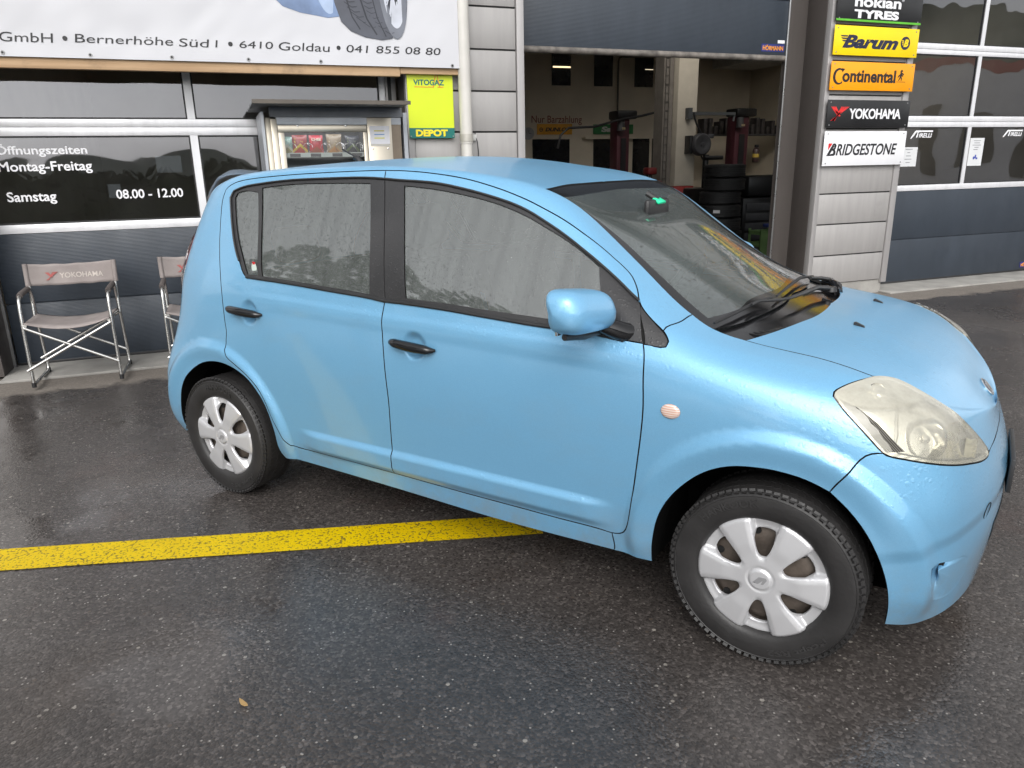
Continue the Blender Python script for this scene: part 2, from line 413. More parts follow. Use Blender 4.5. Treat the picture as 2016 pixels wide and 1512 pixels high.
b.box(3.778, 3.836, FY - .012, FY + .06, .16, 4.6, .004); b.box(4.822, 4.90, FY - .012, FY + .33, .12, 4.6, .004)
islands(gpart(b, 'corner_trim', TRIM))
b = MB(); b.box(3.776, 3.80, FY + .062, 4.598, .08, 4.6, .002); b.box(3.548, 3.798, 4.60, 4.66, .02, 4.6)
for k in range(14):   # rivets
    b.box(3.772, 3.777, 4.34, 4.347, .3 + k * .3, .307 + k * .3)
b.box(-.498, -.47, FY + .062, 4.55, .08, 4.6); b.box(-3.70, -3.66, FY, 4.55, .02, 4.6)
islands(gpart(b, 'door_reveal', DARKREV))
b = MB(); b.box(3.535, 3.553, 4.585, 4.60, .02, 4.6, .002); b.box(-3.659, -3.64, 4.545, 4.57, 0.02, 4.6)
islands(gpart(b, 'guide_rail', M('galvanised', (.5, .5, .5), .3, .9)))
b = MB(); b.box(3.80, 4.86, FY + .02, 4.7, 0, .15); b.box(-.47, .52, FY + .02, 4.7, 0, .11)
islands(gpart(b, 'plinth', CONC))
b = MB(); b.box(-.47, .5, FY + .06, 4.75, .1, 4.6); b.box(3.81, 4.85, FY + .06, 4.75, .1, 4.6)
b.box(-6.4, -3.705, FY, 4.75, 0, 4.6); b.box(7.82, 12, FY, 4.75, 0, 4.6)
b.box(-3.66, -.47, 4.56, 4.75, 3.45, 4.6); b.box(.5, 3.81, 4.56, 4.75, 4.2, 4.6); b.box(4.85, 7.82, 4.56, 4.75, 3.55, 4.6)
islands(gpart(b, 'wall', CLAD))
b = MB(); b.box(-6.6, 12.2, 3.72, 6.4, 4.62, 4.86); b.box(-6.6, 12.2, 8.6, 14.5, 4.62, 4.86); b.box(-6.6, 2.0, 6.4, 8.6, 4.62, 4.86); b.box(9.4, 12.2, 6.4, 8.6, 4.62, 4.86); islands(gpart(b, 'roof', M('roof_grey', (.2, .2, .2), .6)))
b = MB(); b.box(-3.66, .0, 4.12, 4.95, .0, .022, .006); b.box(4.84, 9.5, 4.12, 4.95, .0, .022, .006); b.box(.45, 3.85, 4.3, 4.95, .0, .02, .006)
islands(gpart(b, 'threshold', CONC))
# interior shell
CREAM = M('cream_plaster', (.66, .59, .48), .85, var=.08, scale=1.5)
b = MB(); b.box(-4, 10.4, 14, 14.2, 0, 4.6); b.box(-4.2, -4, 4.75, 14, 0, 4.6); b.box(10.4, 10.6, 4.75, 14, 0, 4.6)
islands(gpart(b, 'interior_wall', CREAM))
b = MB(); b.box(-4, 10.4, 4.95, 14, -.02, .015); gpart(b, 'interior_floor', M('workshop_floor', (.11, .105, .1), .45, var=.25, scale=1.2))
b = MB(); b.box(-4, 10.4, 4.75, 6.4, 4.5, 4.6); b.box(-4, 10.4, 8.6, 14, 4.5, 4.6); b.box(-4, 2.0, 6.4, 8.6, 4.5, 4.6); b.box(9.4, 10.4, 6.4, 8.6, 4.5, 4.6); islands(gpart(b, 'interior_ceiling', M('ceiling_grey', (.28, .27, .25), .9)))
b = MB(); b.quad((2.0, 6.4, 4.7), (9.4, 6.4, 4.7), (9.4, 8.6, 4.7), (2.0, 8.6, 4.7)); gpart(b, 'added_rooflight', RLG)  # unseen roof opening, added to brighten the workshop
b = MB(); b.box(5.45, 5.84, 9.5, 9.9, 1.05, 4.5, .01); pil = gpart(b, 'interior_pillar', M('cream_pillar', (.50, .46, .39), .8, var=.06))
b = MB(); b.box(5.445, 5.845, 9.495, 9.905, .015, 1.045, .01); gpart(b, 'painted_base', M('red_base', (.33, .035, .03), .5), pil)
b = MB(); b.box(5.235, 5.43, 9.62, 9.9, .015, 4.5); gpart(b, 'steel_column', M('grey_brown_steel', (.16, .145, .13), .6))
b = MB()
for k in range(24): b.box(5.262, 5.34, 9.606, 9.619, .9 + k * .14, .915 + k * .14)
b.box(5.262, 5.272, 9.60, 9.612, .6, 4.4); b.box(5.33, 5.34, 9.60, 9.612, .6, 4.4)
gpart(b, 'cable_ladder', M('dark_galv', (.12, .11, .1), .5, .5))
# dark high windows, lower doors and their ledge on the back wall
BW = 13.985
DKG = M('dark_window', (.012, .013, .016), .15)
WINS = []
for x0, x1 in ((5.096, 5.54), (6.135, 6.59), (7.17, 7.64)):
    w = gpart(MB().box(x0, x1, BW - .02, BW + .05, 3.13, 4.15), 'interior_window', DKG); WINS.append(w)
gpart(MB().box(5.11, 5.53, BW - .035, BW - .024, 3.492, 3.522), 'strip_light', emit('warm_tube', (1, .78, .45), .95), WINS[0])
gpart(MB().box(7.42, 7.63, BW - .035, BW - .024, 3.50, 3.512), 'strip_light', emit('warm_tube2', (1, .85, .6), .55), WINS[2])
for x0, x1 in ((4.62, 5.52), (6.135, 6.57), (7.17, 7.60), (7.69, 8.09)):
    gpart(MB().box(x0, x1, BW - .02, BW + .05, .02, 2.0), 'interior_door', DKG)
gpart(MB().box(5.85, 7.2, BW - .16, BW, 1.995, 2.04), 'ledge', CREAM)
gpart(MB().tube([(6.72, BW - .04, .5), (6.72, BW - .04, 3.66), (6.74, BW - .04, 3.73), (6.80, BW - .04, 3.76), (8.06, BW - .04, 3.775)], .022, 8), 'service_pipe', M('pipe_brown', (.14, .12, .1), .5))
gpart(MB().box(9.2, 10.38, 12.4, 13.9, 3.55, 4.1), 'interior_duct', M('duct_white', (.5, .5, .48), .7))
o = lettering('Nur Barzahlung', M('dark_red_paint', (.20, .03, .025), .7), (4.60, 5.83, 2.30, 2.50), BW, None, bold=.0); o.data.transform(Matrix.Translation((0, -4.6, 0))); o.parent = garage

# ---- sectional doors
def sect_door(x0, x1, posts, zs, label_mat=None, ypl=4.6):
    """zs: panel seam, sill bottom, sill top, mid1 bot, mid1 seam, mid1 top, mid2 bot, seam, top"""
    b = MB(); zseam, zs0, zs1, m0, ms, m1, n0, ns, n1 = zs
    b.box(x0, x1, ypl, ypl + .045, .025, zseam - .004, .006); b.box(x0, x1, ypl, ypl + .045, zseam + .004, zs0, .006)
    b.box(x0 + .02, x1 - .02, ypl + .012, ypl + .03, zseam - .01, zseam + .01)
    d = gpart(b, 'sectional_door', PANEL)
    f = MB()
    f.box(x0, x1, ypl - .006, ypl + .04, zs0 + .001, zs1, .003)
    for a, c, e in ((m0, ms, m1), (n0, ns, n1)):
        f.box(x0, x1, ypl - .006, ypl + .04, a, c - .003, .003); f.box(x0, x1, ypl - .006, ypl + .04, c + .003, e, .003)
        f.box(x0 + .01, x1 - .01, ypl + .004, ypl + .03, c - .004, c + .004)
    f.box(x0, x1, ypl - .006, ypl + .04, 3.34, 3.45, .003)
    rowsz = ((zs1, m0), (m1, n0), (n1, 3.34))
    edges = [x0] + list(posts) + [x1]
    for za, zb in rowsz:
        for px in posts: f.box(px - .028, px + .028, ypl - .004, ypl + .038, za, zb)
        f.box(x0, x0 + .05, ypl - .004, ypl + .038, za, zb); f.box(x1 - .05, x1, ypl - .004, ypl + .038, za, zb)
    gpart(f, 'window_frame', WHITE_AL, d)
    for za, zb in rowsz:
        for i, (a, c) in enumerate(zip(edges, edges[1:])):
            xa = a + (.05 if i == 0 else .028); xb = c - (.05 if i == len(edges) - 2 else .028)
            g = MB(); g.quad((xa, ypl + .014, za), (xb, ypl + .014, za), (xb, ypl + .014, zb), (xa, ypl + .014, zb)); gpart(g, 'window_pane', BGLASS, d)
            r = MB(); w = .012; y0, y1 = ypl + .004, ypl + .02
            r.box(xa, xb, y0, y1, za, za + w); r.box(xa, xb, y0, y1, zb - w, zb); r.box(xa, xa + w, y0, y1, za + w, zb - w); r.box(xb - w, xb, y0, y1, za + w, zb - w)
            gpart(r, 'glazing_bead', RUBBER, d)
    s = MB(); s.box(x0, x1, ypl - .004, ypl + .04, .018, .045, .008); gpart(s, 'bottom_seal', RUBBER, d)
    return d
ld = sect_door(-3.64, -.60, (-2.142,), (.505, 1.032, 1.098, 1.732, 1.793, 1.852, 2.49, 2.55, 2.61))
rd = sect_door(4.98, 7.82, (6.28,), (.533, 1.086, 1.15, 1.787, 1.845, 1.905, 2.55, 2.60, 2.66))
gpart(MB().box(-.60, -.515, 4.56, 4.62, .03, 4.4, .004), 'door_post', TRIM)
gpart(MB().box(-.585, -.555, 4.552, 4.558, .03, 4.4), 'door_gap', RUBBER)
# open middle door, hanging low in its frame
b = MB(); b.box(.545, 3.545, 4.60, 4.645, 2.475, 2.98, .004); b.box(.545, 3.545, 4.60, 4.645, 2.985, 3.5, .004); b.box(.545, 3.545, 4.60, 4.645, 3.505, 4.2, .004)
md = gpart(b, 'sectional_door', PANEL)
gpart(MB().tube([(.545, 4.615, 2.452), (3.545, 4.615, 2.452)], .030, 14), 'bottom_seal', simple('scuffed_seal', (.15, .135, .12), .5, var=.5, scale=12, bump=.3, bscale=30), md)
# maker's sticker and small label low on the open door
BLUE = M('sticker_blue', (.02, .03, .16), .4); ORANGE = M('sticker_orange', (.75, .28, .03), .45); WHT = M('sign_white', (.78, .78, .8), .4, var=.03); BLK = M('print_black', (.012, .012, .014), .45)
gpart(MB().box(3.235, 3.515, 4.598, 4.60, 2.508, 2.58), 'maker_sticker', BLUE, md)
gpart(MB().box(3.43, 3.515, 4.598, 4.60, 2.588, 2.618), 'serial_sticker', WHT, md)
def glet(s, mat, rect, y, par, **k):
    o = lettering(s, mat, rect, y, None, **k); o.data.transform(Matrix.Translation((0, -4.6, 0))); o.parent = par; return o
glet('HÖRMANN', ORANGE, (3.25, 3.50, 2.521, 2.571), 4.598, md, bold=.03)
gpart(MB().box(7.53, 7.78, 4.595, 4.60, .07, .14), 'maker_sticker', BLUE, rd)
glet('HÖRMANN', ORANGE, (7.545, 7.765, .082, .13), 4.595, rd, bold=.03)
# opening hours on the left door panes
VIN = M('white_vinyl', (.80, .80, .82), .5, var=.03)
gy = 4.6 + .0125
glet('Öffnungszeiten', VIN, (-3.505, -2.905, 1.585, 1.678), gy, ld, bold=.018)
glet('Montag-Freitag', VIN, (-3.505, -2.89, 1.462, 1.553), gy, ld, bold=.018)
glet('Samstag', VIN, (-3.487, -3.165, 1.243, 1.337), gy, ld, bold=.018)
glet('08.00 - 12.00', VIN, (-2.757, -2.278, 1.266, 1.335), gy, ld, bold=.018)
PAPER = M('paper', (.62, .63, .64), .8, var=.04); INK = M('ink_grey', (.2, .2, .22), .8)
def notice(x0, x1, z0, z1, par, lines, y=4.613, mat=None):
    p = gpart(MB().box(x0, x1, y + .003, y + .005, z0, z1), 'paper_notice', PAPER, par)
    return p
notice(-2.445, -2.26, 1.455, 1.582, ld, 0, 4.63); notice(-2.81, -2.72, 1.272, 1.376, ld, 0, 4.63)
p = notice(5.262, 5.52, 1.36, 1.571, rd, 1, 4.607); p2 = notice(6.335, 6.565, 1.35, 1.665, rd, 1, 4.607)
for i, (a, c) in enumerate(((.30, .7), (.42, .58), (.36, .64), (.3, .7), (.38, .62))):
    gpart(MB().box(5.262 + .258 * a, 5.262 + .258 * c, 4.6085, 4.6098, 1.545 - i * .036, 1.552 - i * .036), 'print_line', INK, p)
for i in range(5):
    a, c = ((.25, .75), (.3, .7), (.2, .8), (.35, .65), (.3, .6))[i]
    gpart(MB().box(6.335 + .23 * a, 6.335 + .23 * c, 4.6085, 4.6098, 1.632 - i * .025, 1.638 - i * .025), 'print_line', INK, p2)
b = MB(); b.lathe([(.0, 4.6085), (.017, 4.6085), (.017, 4.6098)], 16, 'Y', center=(6.43, 0, 1.44)); b.box(6.445, 6.465, 4.6085, 4.6098, 1.44, 1.475); b.box(6.46, 6.49, 4.6083, 4.6096, 1.425, 1.445)
gpart(b, 'pictogram', M('print_blue', (.03, .06, .35), .6), p2)
def pirelli(x0, x1, z0, z1):
    w = x1 - x0; h = z1 - z0; y = 4.6125
    b = MB(); b.prism([(x0, z0), (x0 + .022, z0), (x0 + .088, z1 - h * .20), (x1, z1 - h * .20), (x1, z1), (x0 + .072, z1)], lambda x, z: (x, y, z), (0, -.002, 0))
    b.prism([(x0 + .088, z0 + .010), (x0 + .106, z0 + .010), (x0 + .122, z1 - h * .19), (x0 + .104, z1 - h * .19)], lambda x, z: (x, y, z), (0, -.002, 0))
    gpart(b, 'lettering', VIN, rd)
    glet('IRELLI', VIN, (x0 + .130, x1 - .01, z0 + .010, z1 - h * .34), y, rd, bold=.02, shear=.15)
pirelli(5.385, 5.72, 1.665, 1.752); pirelli(6.86, 7.19, 1.675, 1.755)

# ================================================================== SIGNS
RED = M('print_red', (.60, .02, .025), .45); YEL = M('sign_yellow', (.87, .62, .0), .4, var=.03); ORG = M('sign_orange', (.90, .34, .0), .4, var=.03); NAVY = M('print_navy', (.012, .015, .045), .45); GRN = M('print_green', (.10, .42, .03), .45); SBLK = M('sign_black', (.010, .010, .011), .35)
SY = 4.215
def sign(label, z0, z1, mat, x0=3.79, x1=4.888):
    s = empty('sign', label, 'sign', ((x0 + x1) / 2, SY, z0), group='tyre maker signs on the column')
    s_off = Matrix.Translation((-(x0 + x1) / 2, -SY, -z0))
    def add(o): o.data.transform(s_off); o.parent = s; return o
    add(MB().box(x0, x1, SY, SY + .006, z0, z1, .0015).build('sign_board', mat))
    m = MB()
    for x in (x0 + .04, x1 - .04):
        for z in (z0 + .025, z1 - .025): m.lathe([(.0, SY - .004), (.006, SY - .003), (.008, SY)], 10, 'Y', center=(x, 0, z))
    islands(add(m.build('screw', M('screw_steel', (.3, .3, .3), .35, .8))))
    m = MB()
    for z in (z0 + .03, z1 - .03): m.box(x0 + .06, x1 - .06, SY + .007, FY - .001, z - .015, z + .015)
    islands(add(m.build('mounting_rail', CLAD)))
    return add
ty = SY
def scale_px(z): return z
a = sign('black and green tyre sign with white two-line lettering, topmost on the column', 2.752, 3.06, SBLK)
a(boxo('green_stripe', GRN, 3.791, 4.887, SY - .002, SY - .0005, 2.753, 2.772))
a(lettering('nokian', WHT, (4.005, 4.60, 2.885, 2.985), SY, None, bold=.03)); a(lettering('TYRES', WHT, (4.01, 4.585, 2.783, 2.862), SY, None, bold=.05))
a(lettering('®', WHT, (4.605, 4.635, 2.955, 2.985), SY, None))
a = sign('yellow tyre sign with dark blue slanted lettering and round emblem', 2.445, 2.714, YEL)
a(lettering('Barum', NAVY, (3.90, 4.62, 2.51, 2.632), SY, None, bold=.045, shear=.35))
m = MB()
for i in range(3): m.prism([(3.862 + i * .012, 2.625 - i * .022), (3.96, 2.625 - i * .022), (3.955, 2.612 - i * .022), (3.885 + i * .012, 2.612 - i * .022)], lambda x, z: (x, SY, z), (0, -.002, 0))
a(m.build('lettering_flash', NAVY))
m = MB(); m.lathe([(0, SY - .002), (.062, SY - .002), (.062, SY)], 32, 'Y', center=(4.715, 0, 2.578)); a(m.build('round_emblem', NAVY))
a(lettering('B', YEL, (4.69, 4.755, 2.542, 2.614), SY - .002, None, bold=.05, shear=.3))
m = MB()
for i in range(3): m.prism([(4.662 + i * .004, 2.603 - i * .018), (4.69, 2.603 - i * .018), (4.69, 2.593 - i * .018), (4.668 + i * .004, 2.593 - i * .018)], lambda x, z: (x, SY - .002, z), (0, -.002, 0))
a(m.build('emblem_flash', YEL))
a = sign('orange tyre sign with black narrow lettering and a small rearing horse emblem', 2.120, 2.387, ORG)
a(lettering('ontinental', BLK, (3.94, 4.64, 2.196, 2.318), SY, None, bold=.03))
m = MB(); arc = []
for k in range(22): t = R(48 + 264 * k / 21); arc.append((3.895 + .074 * math.cos(t), 2.248 + .077 * math.sin(t)))
for k in range(21, -1, -1): t = R(48 + 264 * k / 21); arc.append((3.903 + .052 * math.cos(t), 2.248 + .060 * math.sin(t)))
m.prism(arc, lambda x, z: (x, SY, z), (0, -.002, 0)); m.prism([(3.925, 2.325), (3.965, 2.318), (3.935, 2.285)], lambda x, z: (x, SY, z), (0, -.0025, 0)); a(m.build('lettering', BLK))
horse = [(.10, .06), (.22, .20), (.30, .34), (.28, .46), (.16, .40), (.06, .30), (.02, .40), (.14, .52), (.28, .60), (.34, .72), (.30, .84), (.40, .98), (.52, 1.0), (.66, .88), (.62, .82), (.50, .84), (.52, .74), (.70, .70), (.84, .60), (.80, .54), (.66, .60), (.56, .58), (.72, .50), (.74, .40), (.62, .44), (.54, .46), (.52, .36), (.62, .24), (.56, .06), (.48, .06), (.50, .20), (.40, .30), (.34, .20), (.22, .06)]
a(flat([(4.665 + .10 * u, 2.215 + .112 * v) for u, v in horse], BLK, SY, None)); a(boxo('emblem_ground', BLK, 4.65, 4.775, SY - .002, SY - .0005, 2.208, 2.212))
a = sign('black tyre sign with white capitals and a red striped arrow mark', 1.763, 2.03, SBLK)
a(lettering('YOKOHAMA', WHT, (4.075, 4.77, 1.848, 1.948), SY, None, bold=.028, spacing=.95))
def ymark(x0, z0, w, h, y, mat, name='arrow_emblem'):
    m = MB()
    for i in range(4):
        o = i * .055
        m.prism([(x0 + w * (.0 + o * 1.4), z0 + h), (x0 + w * (.045 + o * 1.4), z0 + h), (x0 + w * (.40 + o * .9), z0 + h * (.52 - o)), (x0 + w * (.33 + o * .9), z0 + h * (.46 - o))], lambda x, z: (x, y, z), (0, -.002, 0))
    for i in range(7):
        o = i * .068
        m.prism([(x0 + w * (1. - o), z0 + h), (x0 + w * (.965 - o), z0 + h), (x0 + w * (.02 + i * .03), z0), (x0 + w * (.075 + i * .03), z0)], lambda x, z: (x, y - .0004, z), (0, -.002, 0))
    return m.build(name, mat)
a(ymark(3.835, 1.829, .235, .135, SY, M('print_red_bright', (.75, .03, .03), .45)))
a = sign('white tyre sign with black italic capitals and a red corner mark, lowest on the column', 1.39, 1.728, WHT)
a(lettering('RIDGESTONE', BLK, (3.955, 4.77, 1.492, 1.607), SY, None, bold=.02, shear=.22)); 
m = MB(); P = lambda *q: m.prism(q, lambda x, z: (x, SY, z), (0, -.002, 0))
P((3.832, 1.490), (3.868, 1.490), (3.925, 1.585), (3.905, 1.605)); P((3.868, 1.490), (3.925, 1.490), (3.945, 1.50), (3.95, 1.53), (3.935, 1.55), (3.945, 1.56), (3.955, 1.59), (3.94, 1.61), (3.915, 1.612), (3.905, 1.60), (3.928, 1.592), (3.925, 1.568), (3.905, 1.556), (3.90, 1.545), (3.922, 1.532), (3.918, 1.512), (3.885, 1.508))
a(m.build('lettering', BLK)); a(flat([(3.848, 1.545), (3.90, 1.612), (3.848, 1.612)][::-1], RED, SY, None, 'corner_mark'))

# gas depot sign (its cartoon figure is left out)
LIME = M('sign_lime', (.60, .70, .015), .35, var=.04, scale=3); TEAL = M('print_teal', (.005, .14, .12), .4); 
g = empty('gas_sign', 'lime yellow depot sign with a teal foot strip beside the white downpipe', 'sign', (-.30, 4.22, 1.687))
def addg(o): o.data.transform(Matrix.Translation((.30, -4.22, -1.687))); o.parent = g; return o
addg(boxo('sign_board', LIME, -.497, -.115, 4.22, 4.226, 1.687, 2.212))
addg(boxo('foot_strip', TEAL, -.4972, -.1148, 4.217, 4.2195, 1.6868, 1.766))
addg(lettering('DEPOT', M('print_yellow', (.85, .68, .02), .4), (-.445, -.175, 1.70, 1.754), 4.217, None, bold=.05))
addg(lettering('ViTOGAZ', TEAL, (-.445, -.188, 2.094, 2.137), 4.22, None, bold=.03))
m = MB()
for q in (((-.438, 2.083), (-.279, 2.083), (-.279, 2.078), (-.438, 2.078)), ((-.283, 2.078), (-.254, 2.204), (-.249, 2.204), (-.277, 2.078)), ((-.254, 2.204), (-.249, 2.204), (-.222, 2.082), (-.228, 2.082)), ((-.245, 2.083), (-.195, 2.083), (-.195, 2.078), (-.245, 2.078))): m.prism(q, lambda x, z: (x, 4.22, z), (0, -.0015, 0))
addg(m.build('flame_mark', M('print_redorange', (.70, .12, .02), .45)))
m = MB()
for x in (-.485, -.127):
    for z in (2.20, 1.70): m.lathe([(0, 4.212), (.005, 4.213), (.007, 4.22)], 10, 'Y', center=(x, 0, z))
islands(addg(m.build('screw', M('screw_steel'))))

# downpipe with bracket and socket box
dp = empty('downpipe', 'off white vertical downpipe on the grey cladding beside the lime sign', 'pipe', (-.028, 4.17, 0))
def addp(o): o.data.transform(Matrix.Translation((.028, -4.17, 0))); o.parent = dp; return o
PIPE = simple('pipe_white', (.58, .56, .52), .4, var=.08, scale=3)
addp(MB().tube([(-.028, 4.17, 1.64), (-.028, 4.17, 4.55)], .052, 24).build('pipe', PIPE)); addp(MB().tube([(-.028, 4.17, .12), (-.028, 4.17, 1.66)], .047, 24).build('lower_pipe', PIPE))
addp(MB().tube([(-.028, 4.17, 1.655), (-.028, 4.17, 1.715)], .056, 24).build('collar', M('pipe_collar', (.48, .46, .41), .35, .2)))
m = MB(); m.tube([(-.028, 4.17, 1.49), (-.028, 4.17, 1.51)], .052, 24); m.box(-.10, .045, 4.185, 4.265, 1.492, 1.508); addp(m.build('bracket', M('screw_steel')))
sb = MB(); sb.box(.04, .085, 4.235, 4.268, 1.665, 1.715, .005); so = tag(sb.build('socket_box', M('box_white', (.5, .5, .48), .5)), 'small white outdoor socket box on the cladding right of the downpipe', 'socket')
m = MB().tube([(.075, 4.25, 1.735), (.072, 4.24, 1.70), (.088, 4.235, 1.66), (.10, 4.25, 1.58), (.098, 4.255, 1.40)], .004, 6).build('cable', BLK, so)

# ================================================================== BANNER on a timber frame
def wood_mat():
    t = NT('raw_timber'); g = t.noise(1.0, 6, .6, t.coord('Object', (1.2, 30, 30)))
    t.set(**{'Base Color': t.mix(t.ramp(t.noise(3, 5, .7), [(.55, 0), (.75, .6)]), t.ramp(g, [(.3, (.38, .24, .13)), (.7, (.55, .38, .23))]), (.12, .08, .05)), 'Roughness': .75, 'Normal': t.bump(g, .2, .004)}); return t.m
WOOD = wood_mat()
fr = empty('timber_frame', 'raw timber battens carrying the white banner above the left door', 'frame', (-1.9, 4.2, 2.15))
def addf(o): o.data.transform(Matrix.Translation((1.9, -4.2, -2.15))); o.parent = fr; return o
addf(boxo('batten', WOOD, -5.2, -.56, 4.165, 4.225, 2.150, 2.262, bev=.003)); addf(boxo('batten', WOOD, -.556, -.06, 4.175, 4.225, 2.172, 2.262, bev=.003)); addf(boxo('upright', simple('weathered_timber', (.17, .13, .11), .8, var=.3, scale=8), -.085, -.052, 4.165, 4.225, 2.265, 4.2)); addf(boxo('batten', WOOD, -5.2, -.09, 4.17, 4.225, 4.12, 4.2, bev=.003))
def ban_y(x, z):
    w = .008 * noise.noise((x * 1.1 - z * 1.6, z * 2.0, 1.2)) + .006 * noise.noise((x * 3.1 + z * 2.2, z * 2.6, 4)) + .004 * noise.noise((x * 7 - z * 5, z * 6, 8))
    k = min(1, max(0, (z - 2.22) / .14)); k2 = min(1, max(0, (-.06 - x) / .25))
    return 4.145 + w * (.25 + .75 * k) * (.3 + .7 * k2)
BANM = simple('banner_vinyl', (.56, .56, .585), .42, var=.02, scale=1.0)
bn = empty('banner', 'large white vinyl banner with black address line and printed tyres', 'banner', (-1.9, 4.145, 2.218))
def addb(o): o.data.transform(Matrix.Translation((1.9, -4.145, -2.218))); o.parent = bn; return o
m = MB(); NX, NZ = 170, 70; X0, X1, Z0, Z1 = -5.2, -.075, 2.218, 4.2
gv = [[m.b.verts.new((X0 + (X1 - X0) * i / NX, ban_y(X0 + (X1 - X0) * i / NX, Z0 + (Z1 - Z0) * j / NZ), Z0 + (Z1 - Z0) * j / NZ)) for j in range(NZ + 1)] for i in range(NX + 1)]
for i in range(NX):
    for j in range(NZ): m.b.faces.new((gv[i][j], gv[i + 1][j], gv[i + 1][j + 1], gv[i][j + 1])).smooth = True
addb(m.build('sheet', BANM, recalc=False))
def bl(s, rect, **k): addb(lettering(s, BLK, rect, 0, None, thick=.0012, fn=lambda x, y, z: (x, ban_y(x, z) - .0015 + y, z), shear=.1, **k))
bl('GmbH', (-3.24, -2.925, 2.309, 2.368)); bl('Bernerhöhe', (-2.80, -2.185, 2.316, 2.370)); bl('Süd', (-2.148, -1.945, 2.312, 2.366)); bl('1', (-1.908, -1.887, 2.314, 2.362)); bl('6410', (-1.742, -1.507, 2.316, 2.364)); bl('Goldau', (-1.467, -1.094, 2.309, 2.366)); bl('041 855 08 80', (-.970, -.229, 2.311, 2.363))
m = MB()
for x in (-2.857, -1.803, -1.029): m.lathe([(0, -.0022), (.0155, -.0022), (.0155, 0)], 18, 'Y', center=(x, ban_y(x, 2.34) - .0005, 2.340))
islands(addb(m.build('bullet_dot', BLK)))
m = MB(); m2 = MB()
for x in (-4.79, -4.27, -3.754, -3.237, -2.720, -2.206, -1.689, -1.170, -.134):
    c = (x, ban_y(x, 2.24) - .001, 2.240 if x < -.2 else 2.236)
    m.lathe([(.007, -.001), (.008, -.004), (.012, -.004), (.0135, 0)], 18, 'Y', center=c); m2.lathe([(0, -.0012), (.0075, -.0012)], 12, 'Y', center=c)
islands(addb(m.build('grommet', M('screw_steel')))); islands(addb(m2.build('grommet_screw', BLK)))
# printed tyres on the banner
def printed(poly, mat, name, lift):
    m = MB(); vs = [m.b.verts.new((x, ban_y(x, z) - lift, z)) for x, z in poly]; m.b.faces.new(vs); bmesh.ops.triangulate(m.b, faces=m.b.faces[:]); return addb(m.build(name, mat))
def ell(cx, cz, a, c, rot=0, n=40, t0=0, t1=360):
    out = []
    for k in range(n + (t1 - t0 < 360)):
        t = R(t0 + (t1 - t0) * k / n); u, v = a * math.cos(t), c * math.sin(t); out.append((cx + u * math.cos(rot) - v * math.sin(rot), cz + u * math.sin(rot) + v * math.cos(rot)))
    return out
PD = M('print_tyre_dark', (.075, .08, .10), .45); PG = M('print_tyre_groove', (.022, .024, .034), .45); PM = M('print_tyre_mid', (.16, .17, .20), .45); PL = M('print_rim_light', (.52, .54, .60), .45); PB = M('print_blue_tyre', (.16, .23, .38), .45, var=.3, scale=4)
printed([(-1.46, 2.655), (-1.41, 2.608), (-1.29, 2.572), (-1.09, 2.545), (-.99, 2.56), (-.95, 2.75), (-1.0, 3.1), (-1.2, 3.2), (-1.5, 3.1), (-1.62, 2.9)], PB, 'printed_tyre', .003)
printed(ell(-1.10, 2.87, .095, .30, .1), M('print_blue_light', (.35, .44, .60), .45), 'printed_sidewall', .0045)
printed([(-1.045, 2.90), (-1.04, 2.667), (-.995, 2.525), (-.926, 2.460), (-.822, 2.422), (-.692, 2.404), (-.614, 2.418), (-.556, 2.474), (-.505, 2.576), (-.480, 2.70), (-.48, 2.95), (-.55, 3.15), (-.7, 3.25), (-.9, 3.2), (-1.0, 3.06)], PD, 'printed_tyre', .006)
printed(ell(-.590, 2.80, .112, .385, .045), PM, 'printed_sidewall', .0075); printed(ell(-.585, 2.805, .088, .315, .045), PL, 'printed_rim', .009); printed(ell(-.583, 2.812, .070, .265, .045), PG, 'printed_rim_gap', .0105)
m = MB()
for k in range(14):
    t = R(k * 360 / 14 + 8); 
    for dt in (-.05, .05):
        cx, cz = -.583, 2.812; ax, az = .072 * math.cos(t + dt), .27 * math.sin(t + dt); nxv = Vector((-az, ax)).normalized() * .004
        q = [(cx + ax * .15 - nxv.x, cz + az * .15 - nxv.y), (cx + ax - nxv.x, cz + az - nxv.y), (cx + ax + nxv.x, cz + az + nxv.y), (cx + ax * .15 + nxv.x, cz + az * .15 + nxv.y)]
        m.b.faces.new([m.b.verts.new((x, ban_y(x, z) - .012, z)) for x, z in q])
addb(m.build('printed_spoke', PL))
m = MB()
def groove(pts, w):
    for (xa, za), (xb, zb) in zip(pts, pts[1:]):
        dv = Vector((xb - xa, zb - za)); nv = Vector((-dv.y, dv.x)).normalized() * w
        m.b.faces.new([m.b.verts.new((x, ban_y(x, z) - .0072, z)) for x, z in ((xa - nv.x, za - nv.y), (xb - nv.x, zb - nv.y), (xb + nv.x, zb + nv.y), (xa + nv.x, za + nv.y))])
groove([(-.86, 2.95), (-.845, 2.70), (-.80, 2.55), (-.73, 2.44)], .006); groove([(-.96, 2.95), (-.95, 2.70), (-.91, 2.56), (-.84, 2.45)], .005); groove([(-.765, 2.95), (-.755, 2.72), (-.72, 2.56), (-.66, 2.43)], .004)
for k in range(13):
    z = 2.47 + k * .034; x0 = -.985 + .25 * math.exp(-(z - 2.44) * 9) if True else 0
    groove([(x0 - .035, z + .055), (x0 + .02, z + .02), (x0 + .06, z + .025)], .0022); groove([(x0 + .13, z + .0), (x0 + .165, z - .018), (x0 + .2, z - .01)], .002)
addb(m.build('printed_tread', PG))

